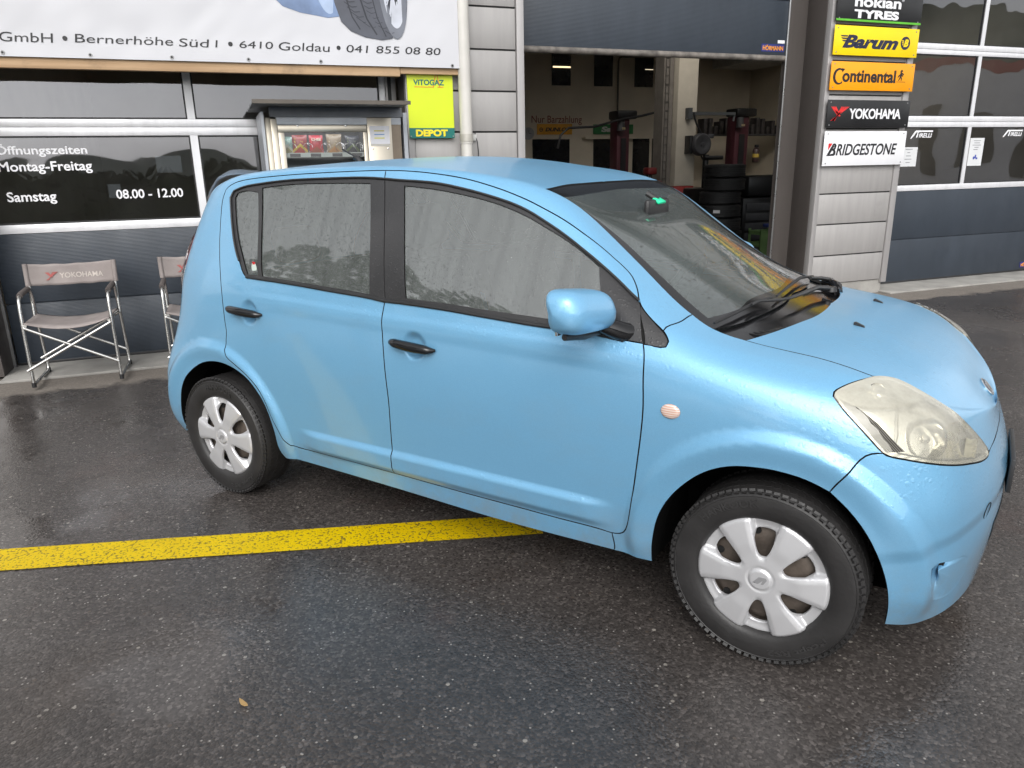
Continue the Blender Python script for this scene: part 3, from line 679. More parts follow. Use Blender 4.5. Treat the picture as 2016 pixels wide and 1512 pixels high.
# ================================================================== VENDING MACHINE with its shelter
CLR = NT('clear_glass'); _t = CLR.node('ShaderNodeBsdfTransparent'); _t.inputs[0].default_value = (.92, .93, .94, 1); _g = CLR.node('ShaderNodeBsdfGlossy'); _g.inputs['Roughness'].default_value = .02; _f2 = CLR.node('ShaderNodeFresnel'); _f2.inputs['IOR'].default_value = 1.6; _m = CLR.node('ShaderNodeMixShader'); CLR.link(_f2.outputs[0], _m.inputs[0]); CLR.link(_t.outputs[0], _m.inputs[1]); CLR.link(_g.outputs[0], _m.inputs[2]); CLR.link(_m.outputs[0], CLR.out.inputs[0]); CLEAR = CLR.m
STEEL = simple('brushed_steel', (.46, .42, .35), .32, 1.0, var=.12, scale=2)
vm = empty('vending_machine', 'stainless snack vending machine under a dark grey shelter roof', 'vending machine', (-1.14, 4.1, 0))
def addv(o, par=None): o.data.transform(Matrix.Translation((1.14, -4.1, 0))); o.parent = par or vm; return o
SH = simple('shelter_grey', (.24, .25, .26), .5, var=.1)
GREYAL = M('grey_alu', (.42, .44, .47), .4, .3)
sr = addv(boxo('shelter_roof', SH, -1.725, -.64, 3.55, 4.50, 1.898, 1.916, bev=.002)); addv(boxo('roof_edge', simple('roof_edge_brown', (.10, .085, .07), .6), -1.727, -.638, 3.544, 3.5495, 1.893, 1.919), sr)
VF = 3.90
m = MB(); m.box(-1.665, -1.645, VF - .05, 4.5, .02, 1.86); m.box(-.625, -.595, VF - .02, 4.5, .02, 1.86); m.box(-1.56, -.64, VF - .01, VF + .02, 1.775, 1.825); islands(addv(m.build('shelter_post', GREYAL)))
addv(boxo('shelter_beam', M('beam_dark', (.22, .23, .25), .5), -1.60, -.63, VF - .02, VF + .06, 1.828, 1.895))
m = MB(); m.box(-1.642, -1.60, VF - .005, 4.5, .05, 1.825, .004); m.box(-1.599, -1.555, VF - .012, VF + .03, .05, 1.815, .003); addv(m.build('side_panel', STEEL))
# body as an open cabinet
DKI = M('cabinet_dark', (.05, .05, .055), .6)
m = MB(); m.box(-1.55, -.90, 4.40, 4.42, .1, 1.77); m.box(-1.553, -1.548, VF + .03, 4.40, .1, 1.77); m.box(-.905, -.895, VF + .03, 4.40, .1, 1.77); m.box(-1.55, -.90, VF + .03, 4.40, 1.765, 1.775); m.box(-1.55, -.9, VF, 4.4, .08, .1); addv(m.build('cabinet', M('cabinet_grey', (.30, .31, .33), .5)))
m = MB(); m.box(-1.553, -.905, VF - .008, VF + .022, 1.722, 1.772, .003); m.box(-1.553, -1.510, VF - .008, VF + .022, .3, 1.7215, .003); m.box(-.935, -.905, VF - .008, VF + .022, .3, 1.7215, .003); addv(m.build('door_frame', STEEL))
for x in (-1.41, -1.06): addv(MB().lathe([(0, VF - .016), (.007, VF - .014), (.008, VF - .008)], 12, 'Y', center=(x, 0, 1.768)).build('bolt', M('bolt_bright', (.7, .7, .7), .2, 1.)))
g = MB(); g.quad((-1.51, VF + .008, .4), (-.935, VF + .008, .4), (-.935, VF + .008, 1.722), (-1.51, VF + .008, 1.722)); addv(g.build('glass', CLEAR))
addv(boxo('added_lamp_strip', emit('added_machine_light', (.95, .97, 1.), 5.0), -1.50, -.94, VF + .03, VF + .05, 1.745, 1.760))  # hidden glowing strip, added to brighten the snack bags
addv(boxo('control_panel', STEEL, -.902, -.715, VF - .014, VF + .02, .3, 1.825, bev=.003)); addv(boxo('side_trim', simple('brown_steel', (.22, .18, .14), .4, .8), -.713, -.642, VF - .004, VF + .02, .05, 1.82))
cpn = addv(boxo('card_reader', M('reader_black', (.02, .02, .022), .3), -.845, -.765, VF - .024, VF - .0145, 1.38, 1.515)); addv(boxo('reader_screen', simple('screen_pale', (.5, .52, .55), .2), -.838, -.772, VF - .026, VF - .0245, 1.40, 1.508), cpn); addv(boxo('reader_logo', RED, -.815, -.79, VF - .0275, VF - .0262, 1.488, 1.498), cpn)
m = MB()
for x in (-.868, -.752):
    for z in (1.602, 1.505): m.lathe([(0, VF - .022), (.006, VF - .02), (.007, VF - .014)], 12, 'Y', center=(x, 0, z))
islands(addv(m.build('panel_bolt', M('bolt_bright'))))
pn = addv(boxo('paper_notice', M('paper_white', (.78, .78, .82), .7, var=.02), -.885, -.735, VF - .017, VF - .0145, 1.635, 1.765)); 
for i, c in enumerate(((.55, .48, .02), (.2, .35, .6), (.62, .6, .05))): addv(boxo('print_line', M('note_ink%d' % i, c, .7), -.853, -.775, VF - .0185, VF - .0172, 1.726 - i * .026, 1.733 - i * .026), pn)
addv(boxo('tape_strip', M('tape', (.55, .53, .48), .5), -.885, -.738, VF - .0182, VF - .0172, 1.620, 1.634), pn)
sh = MB(); sh.box(-1.545, -.908, VF + .05, 4.35, 1.565, 1.575); sh.box(-1.545, -.908, VF + .05, 4.35, 1.345, 1.355); sv = addv(sh.build('shelf', M('shelf_grey', (.4, .42, .42), .4)))
addv(boxo('price_strip', M('strip_pale', (.55, .6, .55), .4), -1.545, -.908, VF + .04, VF + .049, 1.545, 1.578), sv)
for x in (-1.48, -1.33, -1.17, -1.02): addv(boxo('price_tag', M('tag_dark', (.08, .08, .08), .5), x, x + .075, VF + .037, VF + .0395, 1.549, 1.572), sv)
for k, x in enumerate((-1.46, -1.34, -1.21, -1.10, -1.03, -.95)):
    pts = [(x + .034 * math.cos(q), VF + .07 + q * .006, 1.615 + .034 * math.sin(q)) for q in [i * .5 for i in range(64)]]
    addv(MB().tube(pts, .0017, 5).build('spiral_coil', M('bolt_bright')), sv)
def bag(x, z, w, h, cols, label, words=None, wcol=None, yy=VF + .115):
    o = empty('snack_bag', label, 'snack bag', (x, yy, z), group='snack bags in the vending machine')
    m = MB(); n1, n2 = 8, 10; gr = []
    for side in (-1, 1):
        g = [[m.b.verts.new((w * (i / n1 - .5) * (1 - .07 * math.sin(math.pi * j / n2)), side * (.024 * math.sin(math.pi * i / n1) ** .6 * math.sin(math.pi * j / n2) ** .6 + .0015) + .003 * noise.noise((x * 30 + i, z * 9 + j, side)), h * j / n2)) for j in range(n2 + 1)] for i in range(n1 + 1)]
        for i in range(n1):
            for j in range(n2): f = m.b.faces.new((g[i][j], g[i + 1][j], g[i + 1][j + 1], g[i][j + 1])); f.smooth = True
    t = NT('bag_print'); sxyz = t.node('ShaderNodeSeparateXYZ'); t.link(t.coord(), sxyz.inputs[0])
    zz = t.math('DIVIDE', t.math('ADD', sxyz.outputs[2], t.math('MULTIPLY', t.math('ABSOLUTE', sxyz.outputs[0]), .9)), h)
    c = t.ramp(zz, [(0, cols[0]), (.34, cols[0]), (.36, cols[1]), (.52, cols[1]), (.54, cols[2]), (1, cols[2])], 'CONSTANT')
    t.set(**{'Base Color': t.mix(t.ramp(t.noise(40, 3), [(.62, 0), (.7, .6)]), c, tuple(min(1, q * 2 + .1) for q in cols[1])), 'Roughness': .28})
    m.build('pouch', t.m, o)
    if words: lettering(words, M('word_' + words, wcol, .5), (-w * .34, w * .34, h * .68, h * .82), -.028, o, bold=.04)
    return o
bag(-1.49, 1.577, .085, .118, ((.35, .33, .12), (.5, .5, .4), (.25, .4, .35)), 'pale green and tan snack bag at the left end of the top shelf')
bag(-1.395, 1.577, .112, .130, ((.45, .04, .03), (.65, .48, .06), (.30, .05, .05)), 'red snack bag with a yellow chevron on the top shelf')
bag(-1.275, 1.577, .105, .128, ((.35, .09, .04), (.5, .04, .04), (.48, .03, .05)), 'crimson snack bag with pale capitals on the top shelf', 'CHEE', (.8, .75, .6))
bag(-1.14, 1.577, .118, .135, ((.55, .28, .10), (.40, .30, .18), (.28, .22, .15)), 'tan and orange snack bag right of the crimson one on the top shelf')
bag(-1.0, 1.577, .115, .125, ((.04, .04, .05), (.10, .14, .05), (.03, .035, .05)), 'black snack bag with a green patch at the right of the top shelf')
bag(-1.28, 1.357, .085, .13, ((.55, .12, .06), (.6, .05, .04), (.55, .03, .03)), 'red snack bag left of centre on the second shelf', yy=VF + .10)
bag(-1.12, 1.357, .085, .128, ((.6, .3, .05), (.55, .05, .05), (.6, .05, .04)), 'red and orange snack bag right of centre on the second shelf', yy=VF + .10)
bag(-1.40, 1.357, .09, .115, ((.08, .08, .1), (.2, .2, .22), (.06, .07, .09)), 'dark grey snack bag on the second shelf', yy=VF + .10)
bag(-1.02, 1.357, .05, .135, ((.55, .4, .05), (.5, .35, .05), (.6, .45, .08)), 'narrow yellow snack bag at the right of the second shelf', yy=VF + .10)

# ================================================================== DIRECTOR'S CHAIRS
ALU = simple('alu_tube', (.62, .61, .59), .24, 1.0, var=.08, scale=10); FAB = simple('faded_canvas', (.285, .25, .238), .9, var=.16, scale=5, bump=.25, bscale=300)
FOAM = M('foam_grip', (.10, .085, .08), .85, bump=.2)
def chair(label, loc, rz):
    c = empty('folding_chair', label, 'chair', loc, rz, 'folding canvas chairs by the left door')
    W2 = .278
    for s in (-1, 1):
        x = s * W2; m = MB()
        m.tube([(x, -.232, .02), (x * .995, -.222, .30), (x * .985, -.214, .56), (x * .985, -.200, .605), (x * .985, -.172, .632), (x * .985, -.13, .642), (x * .985, .09, .652), (x * .985, .12, .645), (x * .985, .142, .62), (x * .985, .155, .57), (x, .19, .30), (x, .228, .05), (x, .215, .022), (x, .17, .016), (x, -.225, .016)], .0115, 10)
        m.build('side_frame', ALU, c)
        MB().tube([(x * .985, -.165, .634), (x * .985, -.12, .643), (x * .985, .075, .652)], .0195, 14).build('arm_pad', FOAM, c)
        MB().tube([(x * 1.01, .150, .43), (x * 1.01, .168, .60), (x * 1.02, .195, .815)], .0115, 10).build('back_post', ALU, c)
        f = MB(); f.tube([(x, -.232, .0), (x, -.232, .035)], .0145, 10); f.tube([(x, .225, .0), (x, .225, .03)], .0145, 10); islands(f.build('rubber_foot', RUBBER, c))
        MB().tube([(x * .93, -.235, .438), (x * .93, .165, .438)], .0105, 10).build('seat_rail', ALU, c)
    for y in (-.236, .17):
        m = MB(); m.tube([(-W2 * .97, y, .425), (W2 * 1.0, y, .135)], .0105, 10); m.tube([(W2 * .97, y - .016, .425), (-W2 * 1.06, y - .016, .125)], .0105, 10); m.build('cross_leg', ALU, c)
    def sheet(fn, n1, n2, name):
        m = MB(); g = [[m.b.verts.new(fn(i / n1, j / n2)) for j in range(n2 + 1)] for i in range(n1 + 1)]
        for i in range(n1):
            for j in range(n2): m.b.faces.new((g[i][j], g[i + 1][j], g[i + 1][j + 1], g[i][j + 1])).smooth = True
        o = m.build(name, FAB, c); md = o.modifiers.new('thick', 'SOLIDIFY'); md.thickness = .005; md.offset = 0; return o
    def seat(u, v):
        x = (u - .5) * 2; return (x * W2 * .955, -.24 + v * .40, .455 - .035 * (1 - x * x) - .01 * (1 - abs(x)) * math.sin(v * 3) - (.02 if v < .02 else 0) * (1 - x * x) + .003 * noise.noise((x * 4, v * 5, 1)))
    def backy(x, z):
        u = x / W2; return .185 + .05 * (1 - u * u) * .9 + (z - .73) * .1 + .006 * noise.noise((x * 12, z * 9, 2)) + .003 * math.sin(x * 40 + z * 30) * abs(u) ** 2
    def back(u, v):
        x = (u - .5) * 2 * W2 * 1.05; z = .66 + v * .158 - .016 * (1 - (2 * u - 1) ** 2) * (1. if v > .5 else .6) + .004 * noise.noise((u * 8, v * 2, 5)); return (x, backy(x, z) - .012, z)
    sheet(seat, 18, 10, 'seat'); bk = sheet(back, 28, 8, 'backrest')
    for s in (-1, 1): MB().tube([(s * W2 * 1.03, .165, .66), (s * W2 * 1.035, .183, .818)], .017, 10).build('post_sleeve', FAB, c)
    fn = lambda x, y, z: (x, backy(x, z) - .0165 + y, z)
    lettering('YOKOHAMA', M('faded_white', (.50, .45, .41), .9), (-.085, .205, .700, .738), 0, bk, bold=.012, thick=.001, fn=fn)
    ym = ymark(-.175, .692, .085, .056, 0, M('faded_red', (.42, .12, .11), .9), 'arrow_emblem'); ym.parent = bk
    for v in ym.data.vertices: v.co = Vector(fn(v.co.x, v.co.y, v.co.z))
    return c
chair('folding canvas chair standing in the open left of the blue car', (-3.10, 4.065, .022), R(-1))
chair('folding canvas chair half hidden behind the rear of the blue car', (-2.205, 4.065, .022), R(0))

# ================================================================== THINGS INSIDE THE WORKSHOP
def lift(x0, x1, zt, y, label):
    l = empty('car_lift_post', label, 'car lift', ((x0 + x1) / 2, y, .015), group='red lift posts in the workshop')
    o = Matrix.Translation((-(x0 + x1) / 2, -y, -.015))
    def A(ob, p=None): ob.data.transform(o); ob.parent = p or l; return ob
    LR = M('lift_red', (.055, .012, .020), .45, scale=3, var=.2); w = x1 - x0
    A(MB().box(x0, x1, y, y + .3, .015, zt, .01).build('post', LR)); A(MB().box(x0 + w * .3, x1 - w * .3, y - .02, y - .002, .2, zt - .35).build('carriage_slot', BLK))
    A(MB().box(x0 - .03, x1 + .13, y - .08, y + .33, zt + .002, zt + .16, .03).build('top_cover', SBLK))
    mo = A(MB().tube([(x0 + w * .1, y - .09, zt - .02), (x0 + w * .1, y - .09, zt - .22)], .075, 16).build('motor', DKI)); A(MB().box(x0 + w * .05, x0 + w * .3, y - .172, y - .166, zt - .2, zt - .16).build('motor_plate', M('brass_plate', (.5, .42, .25), .4, .6)), mo)
    A(MB().box(x0 - .25, x1 + .2, y - .06, y + .0, .55, .65, .01).build('lift_arm', BLK))
lift(5.39, 5.66, 2.28, 11.5, 'dark red lift post with black cap in the middle of the workshop'); lift(8.17, 8.50, 2.34, 11.5, 'dark red lift post behind the tyre stack')
def wsign(x0, x1, z0, z1, mat, txt, tm, rect, label, **k):
    s = empty('wall_sign', label, 'sign', ((x0 + x1) / 2, BW, z0)); o = Matrix.Translation((-(x0 + x1) / 2, -BW, -z0))
    b0 = MB().box(x0, x1, BW - .02, BW, z0, z1).build('sign_board', mat); b0.data.transform(o); b0.parent = s
    l0 = lettering(txt, tm, rect, BW - .02, None, **k); l0.data.transform(o); l0.parent = s; return s, o
s, o = wsign(4.725, 5.58, 2.10, 2.325, M('dull_orange', (.70, .33, .03), .6), 'DUNLOP', BLK, (4.92, 5.52, 2.165, 2.25), 'orange wall sign with black slanted capitals under the red wall lettering', bold=.05, shear=.25)
m = MB(); m.lathe([(.028, BW - .022), (.045, BW - .022)], 20, 'Y', center=(4.82, 0, 2.205)); m.box(4.80, 4.86, BW - .0225, BW - .0212, 2.198, 2.212); q = m.build('arrow_emblem', BLK); q.data.transform(o); q.parent = s
wsign(6.12, 7.15, 2.105, 2.315, M('dull_green', (.03, .19, .06), .6), 'Sava', M('dull_white', (.6, .6, .58), .6), (6.32, 6.86, 2.15, 2.27), 'green wall sign with white bold lettering partly behind the lift post', bold=.05, shear=.1)
ck = empty('wall_clock', 'round pale wall clock left of the orange wall sign', 'clock', (4.52, BW, 2.125))
MB().lathe([(0, -.03), (.115, -.03), (.125, -.035), (.13, 0)], 28, 'Y').build('clock_face', M('clock_face', (.35, .35, .37), .5), ck); m = MB(); m.box(-.004, .004, -.036, -.032, 0, .08); m.box(0, .06, -.036, -.032, -.004, .004); m.build('clock_hand', BLK, ck)
# tyre stack: every tyre lies on the one below
tyre_prof = [(.215, -.085), (.225, -.092), (.262, -.097), (.288, -.090), (.305, -.078), (.312, -.062), (.313, -.035), (.306, -.033), (.306, -.026), (.314, -.024), (.314, -.004), (.307, -.002), (.307, .004), (.314, .006), (.314, .024), (.306, .026), (.306, .033), (.313, .035), (.312, .062), (.305, .078), (.288, .090), (.262, .097), (.225, .092), (.215, .085), (.205, .07), (.20, 0), (.205, -.07)]
def loose_mesh():
    m = MB(); m.lathe(tyre_prof, 72, 'Z', close=True)
    for k in range(72):
        a = 2 * math.pi * k / 72
        for s in (-1, 1):
            M4 = Matrix.Rotation(a + s * .02, 4, 'Z') @ Matrix.Translation((.3135, 0, s * .062)) @ Matrix.Rotation(s * .35, 4, 'X')
            m.box(-.006, .004, -.0085, .0085, -.020, .020, 0, 0, M4)
    return m
TYR = simple('tyre_rubber', (.020, .020, .021), .62, var=.25, scale=14, bump=.15, bscale=120)
lm = loose_mesh().build('tyre', TYR); names = ['lowest', 'second from the bottom', 'third from the bottom', 'fourth from the bottom, carrying a white sticker', 'third from the top', 'second from the top', 'topmost']
for i in range(7):
    o = lm if i == 0 else lm.copy()
    if i: COL.objects.link(o)
    z = .015 + .1 + i * .2 + .0; o.location = (5.335 + (-.02, .03, -.03, -.035, -.03, .01, .005)[i], 7.95 + .02 * math.sin(i * 2), z); o.rotation_euler = (0, 0, i * .7)
    tag(o, 'black loose tyre in the workshop stack, ' + names[i], 'tyre', 'tyres stacked inside the workshop')
stk = MB(); stk.box(-.05, .05, -.003, 0, -.02, .025); o = stk.build('sticker', WHT, lm if False else None); o.parent = [q for q in bpy.data.objects if q.get('label', '').find('white sticker') > 0][0]; o.matrix_parent_inverse = Matrix.Rotation(-2.1, 4, 'Z'); o.location = (-.25, -.26, 0) ; o.rotation_euler = (0, 0, R(-42))
cr = empty('crate', 'green plastic crate at the foot of the dark door jamb', 'crate', (6.0, 7.7, .015)); CG = M('crate_green', (.16, .27, .10), .55)
m = MB(); m.box(-.2, .2, -.15, .15, 0, .02); 
for z in (.14, .32): m.box(-.2, .2, -.15, -.13, z, z + .06); m.box(-.2, .2, .13, .15, z, z + .06); m.box(-.2, -.18, -.13, .13, z, z + .06); m.box(.18, .2, -.13, .13, z, z + .06)
for x in (-.2, .16):
    for y in (-.152, .132): m.box(x, x + .04, y, y + .02, .02, .41)
m.box(-.2, .2, -.148, -.135, .02, .32); m.build('crate_body', CG, cr)
tag(MB().box(6.02, 6.2, 7.6, 7.8, .435, .49, .02).build('blue_cloth', M('cloth_blue', (.03, .05, .22), .8)), 'small blue cloth lying on the green crate', 'cloth')
hr = empty('hose_reel', 'round dark hose reel mounted on the cream workshop pillar', 'hose reel', (5.84, 9.35, 1.74)); DG = M('reel_grey', (.045, .045, .05), .5)
MB().lathe([(0, -.09), (.03, -.09), (.035, -.07), (.07, -.07), (.10, -.085), (.16, -.085), (.185, -.06), (.19, .02), (.16, .05), (0, .05)], 36, 'Y').build('drum', DG, hr); MB().box(-.22, -.16, -.02, .15, -.15, .15, .01).build('wall_bracket', SBLK, hr); MB().box(.12, .24, -.05, .0, .1, .17, .01).build('hose_guide', DG, hr); MB().tube([(-.19, -.05, .52), (-.17, -.05, .42), (-.12, -.05, .32), (-.02, -.05, .17)], .016, 8).build('feed_hose', BLK, hr); MB().tube([(.0, -.03, -.17), (.06, -.03, -.26), (.16, -.04, -.42)], .014, 8).build('hose_tail', BLK, hr)
ba = empty('swing_arm', 'grey horizontal swing arm fixed to the cream pillar above the hose reel', 'bracket', (5.64, 9.45, 2.25)); MB().box(0, .95, -.03, .03, -.025, .025).build('arm', M('arm_grey', (.06, .065, .07), .5), ba); MB().box(-.03, .05, -.05, .05, -.09, .09).build('base_plate', M('arm_grey'), ba); MB().tube([(.95, 0, 0), (.93, 0, -.12)], .02, 8).build('hook', M('arm_grey'), ba)
def rpt(label, cat, pts, r, mat, name): return tag(MB().tube(pts, r, 8).build(name, mat), label, cat)
rpt('black hose sagging across the workshop in front of the wall signs', 'hose', [(4.02, 11.3, 1.75), (4.08, 11.3, 1.98), (4.24, 11.3, 2.11), (4.78, 11.3, 2.13), (5.38, 11.3, 2.27), (5.80, 11.3, 2.33), (6.12, 11.2, 2.40), (6.34, 11.1, 2.50), (6.50, 11, 2.56), (6.62, 11, 2.58)], .022, BLK, 'hose')
rpt('black cable loop hanging down beside the workshop column', 'cable', [(6.05, 11.2, 2.38), (6.2, 11.2, 2.3), (6.45, 11.2, 2.16), (6.6, 11.2, 2.1)], .012, BLK, 'cable')
fe = empty('fire_extinguisher', 'dark cylinder extinguisher beside the lift post behind the tyres', 'fire extinguisher', (8.57, 11.3, 1.42)); MB().lathe([(0, 0), (.06, 0), (.07, .02), (.07, .24), (.05, .28), (.02, .30), (0, .30)], 18, 'Z').build('cylinder', M('ext_dark', (.05, .03, .03), .4), fe); MB().box(-.03, .05, -.02, .02, .30, .35).build('valve', BLK, fe); MB().lathe([(.0705, .1), (.0715, .1), (.0715, .17), (.0705, .17)], 18, 'Z').build('label_band', M('band_yellow', (.45, .32, .05), .5), fe)
sf = empty('wall_shelf', 'dark shelf of workshop tools on the right hand inner wall', 'shelf', (8.9, 12.6, 2.0)); MB().box(-.9, 1.4, -.2, .2, 0, .03).build('board', DKI, sf)
m = MB(); 
for k in range(16): x = -.85 + k * .14; hh = .12 + .25 * random.random(); m.box(x, x + .09, -.15, .1, .032, .032 + hh, .01)
tag(m.build('tool_clutter', M('clutter_dark', (.05, .045, .045), .5, var=.6, scale=9), loc=(8.9, 12.6, 2.0)), 'row of dark bottles and tools standing on the wall shelf', 'tools', kind='stuff')
m = MB(); m.box(-.7, .7, -.35, .35, .08, .85, .03); m.box(-.6, .6, -.33, .33, .86, 1.2, .06); tb = empty('tool_trolley', 'dark tool trolley beside the stacked tyres', 'trolley', (6.75, 8.7, .015)); m.build('cabinet', SBLK, tb); m = MB(); [m.box(-.64, .64, -.365, -.352, .16 + k * .16, .28 + k * .16, .004) for k in range(4)]; m.build('drawer', DKI, tb)
mc = empty('wheel_machine', 'dark wheel machine with a pale lower panel and yellow stripe left of the tyres', 'machine', (5.45, 8.75, .015)); MB().box(-.1, .45, -.3, .35, 0, 1.02, .04).build('housing', SBLK, mc); MB().box(.12, .40, -.31, -.302, .98, 1.01).build('yellow_stripe', M('stripe_yellow', (.75, .55, .2), .5), mc); MB().box(.10, .42, -.32, -.303, .72, .88, .01).build('pale_panel', M('panel_pale', (.5, .5, .48), .5), mc); MB().tube([(.1, 0, 1.02), (.1, 0, 1.55)], .05, 12).build('column', SBLK, mc); MB().tube([(.0, -.1, 1.5), (.35, -.1, 1.5)], .035, 10).build('tool_arm', SBLK, mc)
m = MB(); m.box(-.15, .15, -.1, .1, .0, .16, .03); rj = empty('red_jack', 'red jack head standing left of the cream pillar', 'jack', (5.05, 9.6, .015)); MB().box(-.06, .06, -.06, .06, 0, 1.0, .01).build('stand', DKI, rj); MB().box(-.16, .16, -.1, .1, 1.0, 1.14, .03).build('red_head', M('jack_red', (.14, .015, .015), .45), rj); MB().box(-.13, .05, -.1, .1, 1.24, 1.36, .03).build('red_grip', M('jack_red'), rj); MB().tube([(-.04, 0, 1.12), (-.04, 0, 1.27)], .02, 8).build('stem', DKI, rj)

# ================================================================== CAR
# longitudinal body curves, tail centre -> nose centre, from sill (row 0) to roof centre line (row 11); metres, car frame
CNET=[
#R0
"-2.90,0,.22 -2.89,-.45,.225 -2.875,-.65,.235 -2.79,-.762,.24 -2.62,-.775,.24 -2.43,-.775,.24 -2.1,-.775,.255 -1.75,-.775,.25 -1.39,-.775,.243 -1.05,-.775,.232 -.75,-.775,.23 -.4,-.775,.235 -.15,-.775,.23 .1,-.765,.22 .28,-.735,.205 .40,-.66,.195 .485,-.50,.19 .54,-.28,.185 .56,0,.185",
#R1
"-2.94,0,.32 -2.93,-.45,.32 -2.91,-.68,.32 -2.81,-.78,.32 -2.62,-.79,.32 -2.43,-.79,.32 -2.1,-.79,.32 -1.75,-.79,.315 -1.39,-.79,.315 -1.05,-.79,.31 -.75,-.79,.31 -.4,-.79,.31 -.15,-.79,.31 .1,-.785,.31 .285,-.762,.31 .42,-.68,.31 .51,-.52,.31 .57,-.29,.31 .59,0,.31",
#R2
"-2.96,0,.42 -2.95,-.45,.42 -2.93,-.69,.42 -2.82,-.79,.42 -2.62,-.80,.42 -2.43,-.803,.42 -2.1,-.803,.42 -1.75,-.803,.42 -1.39,-.803,.42 -1.05,-.803,.42 -.75,-.803,.42 -.4,-.803,.42 -.15,-.802,.42 .1,-.797,.42 .29,-.775,.42 .43,-.69,.42 .525,-.53,.42 .588,-.30,.42 .61,0,.42",
#R3
"-2.965,0,.55 -2.955,-.45,.55 -2.915,-.70,.55 -2.80,-.795,.55 -2.62,-.808,.55 -2.43,-.812,.55 -2.1,-.813,.55 -1.75,-.815,.55 -1.39,-.817,.55 -1.05,-.817,.55 -.75,-.817,.55 -.4,-.815,.55 -.15,-.812,.55 .1,-.805,.55 .29,-.782,.54 .43,-.70,.53 .528,-.535,.52 .588,-.30,.52 .61,0,.52",
#R4
"-2.93,0,.70 -2.91,-.45,.70 -2.83,-.70,.70 -2.73,-.775,.70 -2.60,-.798,.70 -2.43,-.812,.70 -2.1,-.818,.70 -1.75,-.824,.70 -1.39,-.826,.70 -1.05,-.826,.70 -.75,-.825,.70 -.4,-.823,.70 -.15,-.819,.69 .1,-.81,.67 .28,-.78,.65 .42,-.695,.63 .515,-.53,.61 .572,-.30,.60 .592,0,.595",
#R5
"-2.90,0,.85 -2.87,-.45,.85 -2.765,-.695,.85 -2.67,-.758,.85 -2.57,-.782,.85 -2.42,-.80,.86 -2.1,-.812,.87 -1.75,-.818,.87 -1.39,-.82,.865 -1.05,-.82,.86 -.75,-.82,.855 -.4,-.82,.84 -.15,-.813,.81 .1,-.80,.77 .28,-.765,.735 .41,-.67,.705 .50,-.51,.68 .555,-.29,.66 .575,0,.645",
#R6
"-2.88,0,1.0 -2.84,-.45,1.0 -2.735,-.685,1.0 -2.63,-.738,1.01 -2.52,-.757,1.02 -2.38,-.772,1.03 -2.1,-.787,1.035 -1.75,-.793,1.02 -1.39,-.797,1.0 -1.05,-.80,.985 -.75,-.80,.955 -.4,-.806,.91 -.14,-.79,.875 .1,-.77,.835 .28,-.735,.80 .40,-.635,.765 .485,-.48,.735 .54,-.27,.705 .563,0,.68",
#R7
"-2.80,0,1.2 -2.76,-.42,1.2 -2.665,-.64,1.19 -2.565,-.682,1.2 -2.45,-.694,1.21 -2.33,-.700,1.22 -2.09,-.706,1.23 -1.75,-.712,1.23 -1.40,-.713,1.22 -1.03,-.703,1.19 -.73,-.722,1.09 -.42,-.785,.965 -.14,-.755,.91 .1,-.735,.87 .28,-.69,.835 .395,-.585,.80 .478,-.44,.763 .537,-.25,.722 .56,0,.69",
#R8
"-2.72,0,1.37 -2.69,-.38,1.365 -2.63,-.56,1.35 -2.545,-.605,1.365 -2.45,-.615,1.39 -2.33,-.612,1.412 -2.1,-.605,1.43 -1.75,-.605,1.44 -1.41,-.60,1.435 -1.00,-.575,1.385 -.71,-.612,1.26 -.45,-.735,1.03 -.15,-.71,.932 .1,-.69,.89 .28,-.63,.855 .395,-.52,.802 .478,-.39,.760 .538,-.22,.725 .559,0,.69",
#R9
"-2.70,0,1.415 -2.66,-.35,1.41 -2.60,-.50,1.405 -2.51,-.535,1.422 -2.43,-.545,1.438 -2.32,-.545,1.449 -2.09,-.54,1.462 -1.74,-.545,1.464 -1.38,-.545,1.455 -.89,-.495,1.392 -.675,-.522,1.255 -.385,-.622,1.04 -.15,-.65,.945 .1,-.62,.908 .28,-.55,.872 .40,-.44,.816 .485,-.32,.764 .54,-.18,.722 .558,0,.688",
#R10
"-2.66,0,1.437 -2.60,-.20,1.44 -2.53,-.28,1.452 -2.45,-.29,1.46 -2.37,-.29,1.466 -2.27,-.29,1.473 -2.06,-.29,1.486 -1.73,-.29,1.492 -1.34,-.29,1.482 -.91,-.28,1.397 -.63,-.30,1.245 -.31,-.33,1.055 -.05,-.33,.963 .12,-.32,.942 .29,-.29,.890 .41,-.24,.827 .49,-.17,.765 .542,-.09,.712 .556,0,.683",
#R11
"-2.63,0,1.445 -2.56,0,1.45 -2.47,0,1.457 -2.40,0,1.462 -2.34,0,1.466 -2.25,0,1.473 -2.05,0,1.488 -1.72,0,1.50 -1.33,0,1.49 -.915,0,1.395 -.60,0,1.235 -.29,0,1.045 -.01,0,.968 .13,0,.948 .29,0,.894 .41,0,.830 .49,0,.762 .543,0,.708 .555,0,.68",
]
def row(s): return [tuple(float(a) for a in t.split(',')) for t in s.split()]
CD=np.array([row(s) for s in CNET])   # (12,19,3)
MIR=np.array([1,-1,1.])
def ext(P):
    # ghost columns by mirror in y at tail & nose, ghost rows: top mirror, bottom linear
    P=np.concatenate([P[:,1:2]*MIR,P,P[:,-2:-1]*MIR],1)
    P=np.concatenate([2*P[:1]-P[1:2],P,P[-2:-1]*MIR],0)
    return P
def bas(t):
    return np.stack([(1-t)**3/6,(3*t**3-6*t**2+4)/6,(-3*t**3+3*t**2+3*t+1)/6,t**3/6],-1)
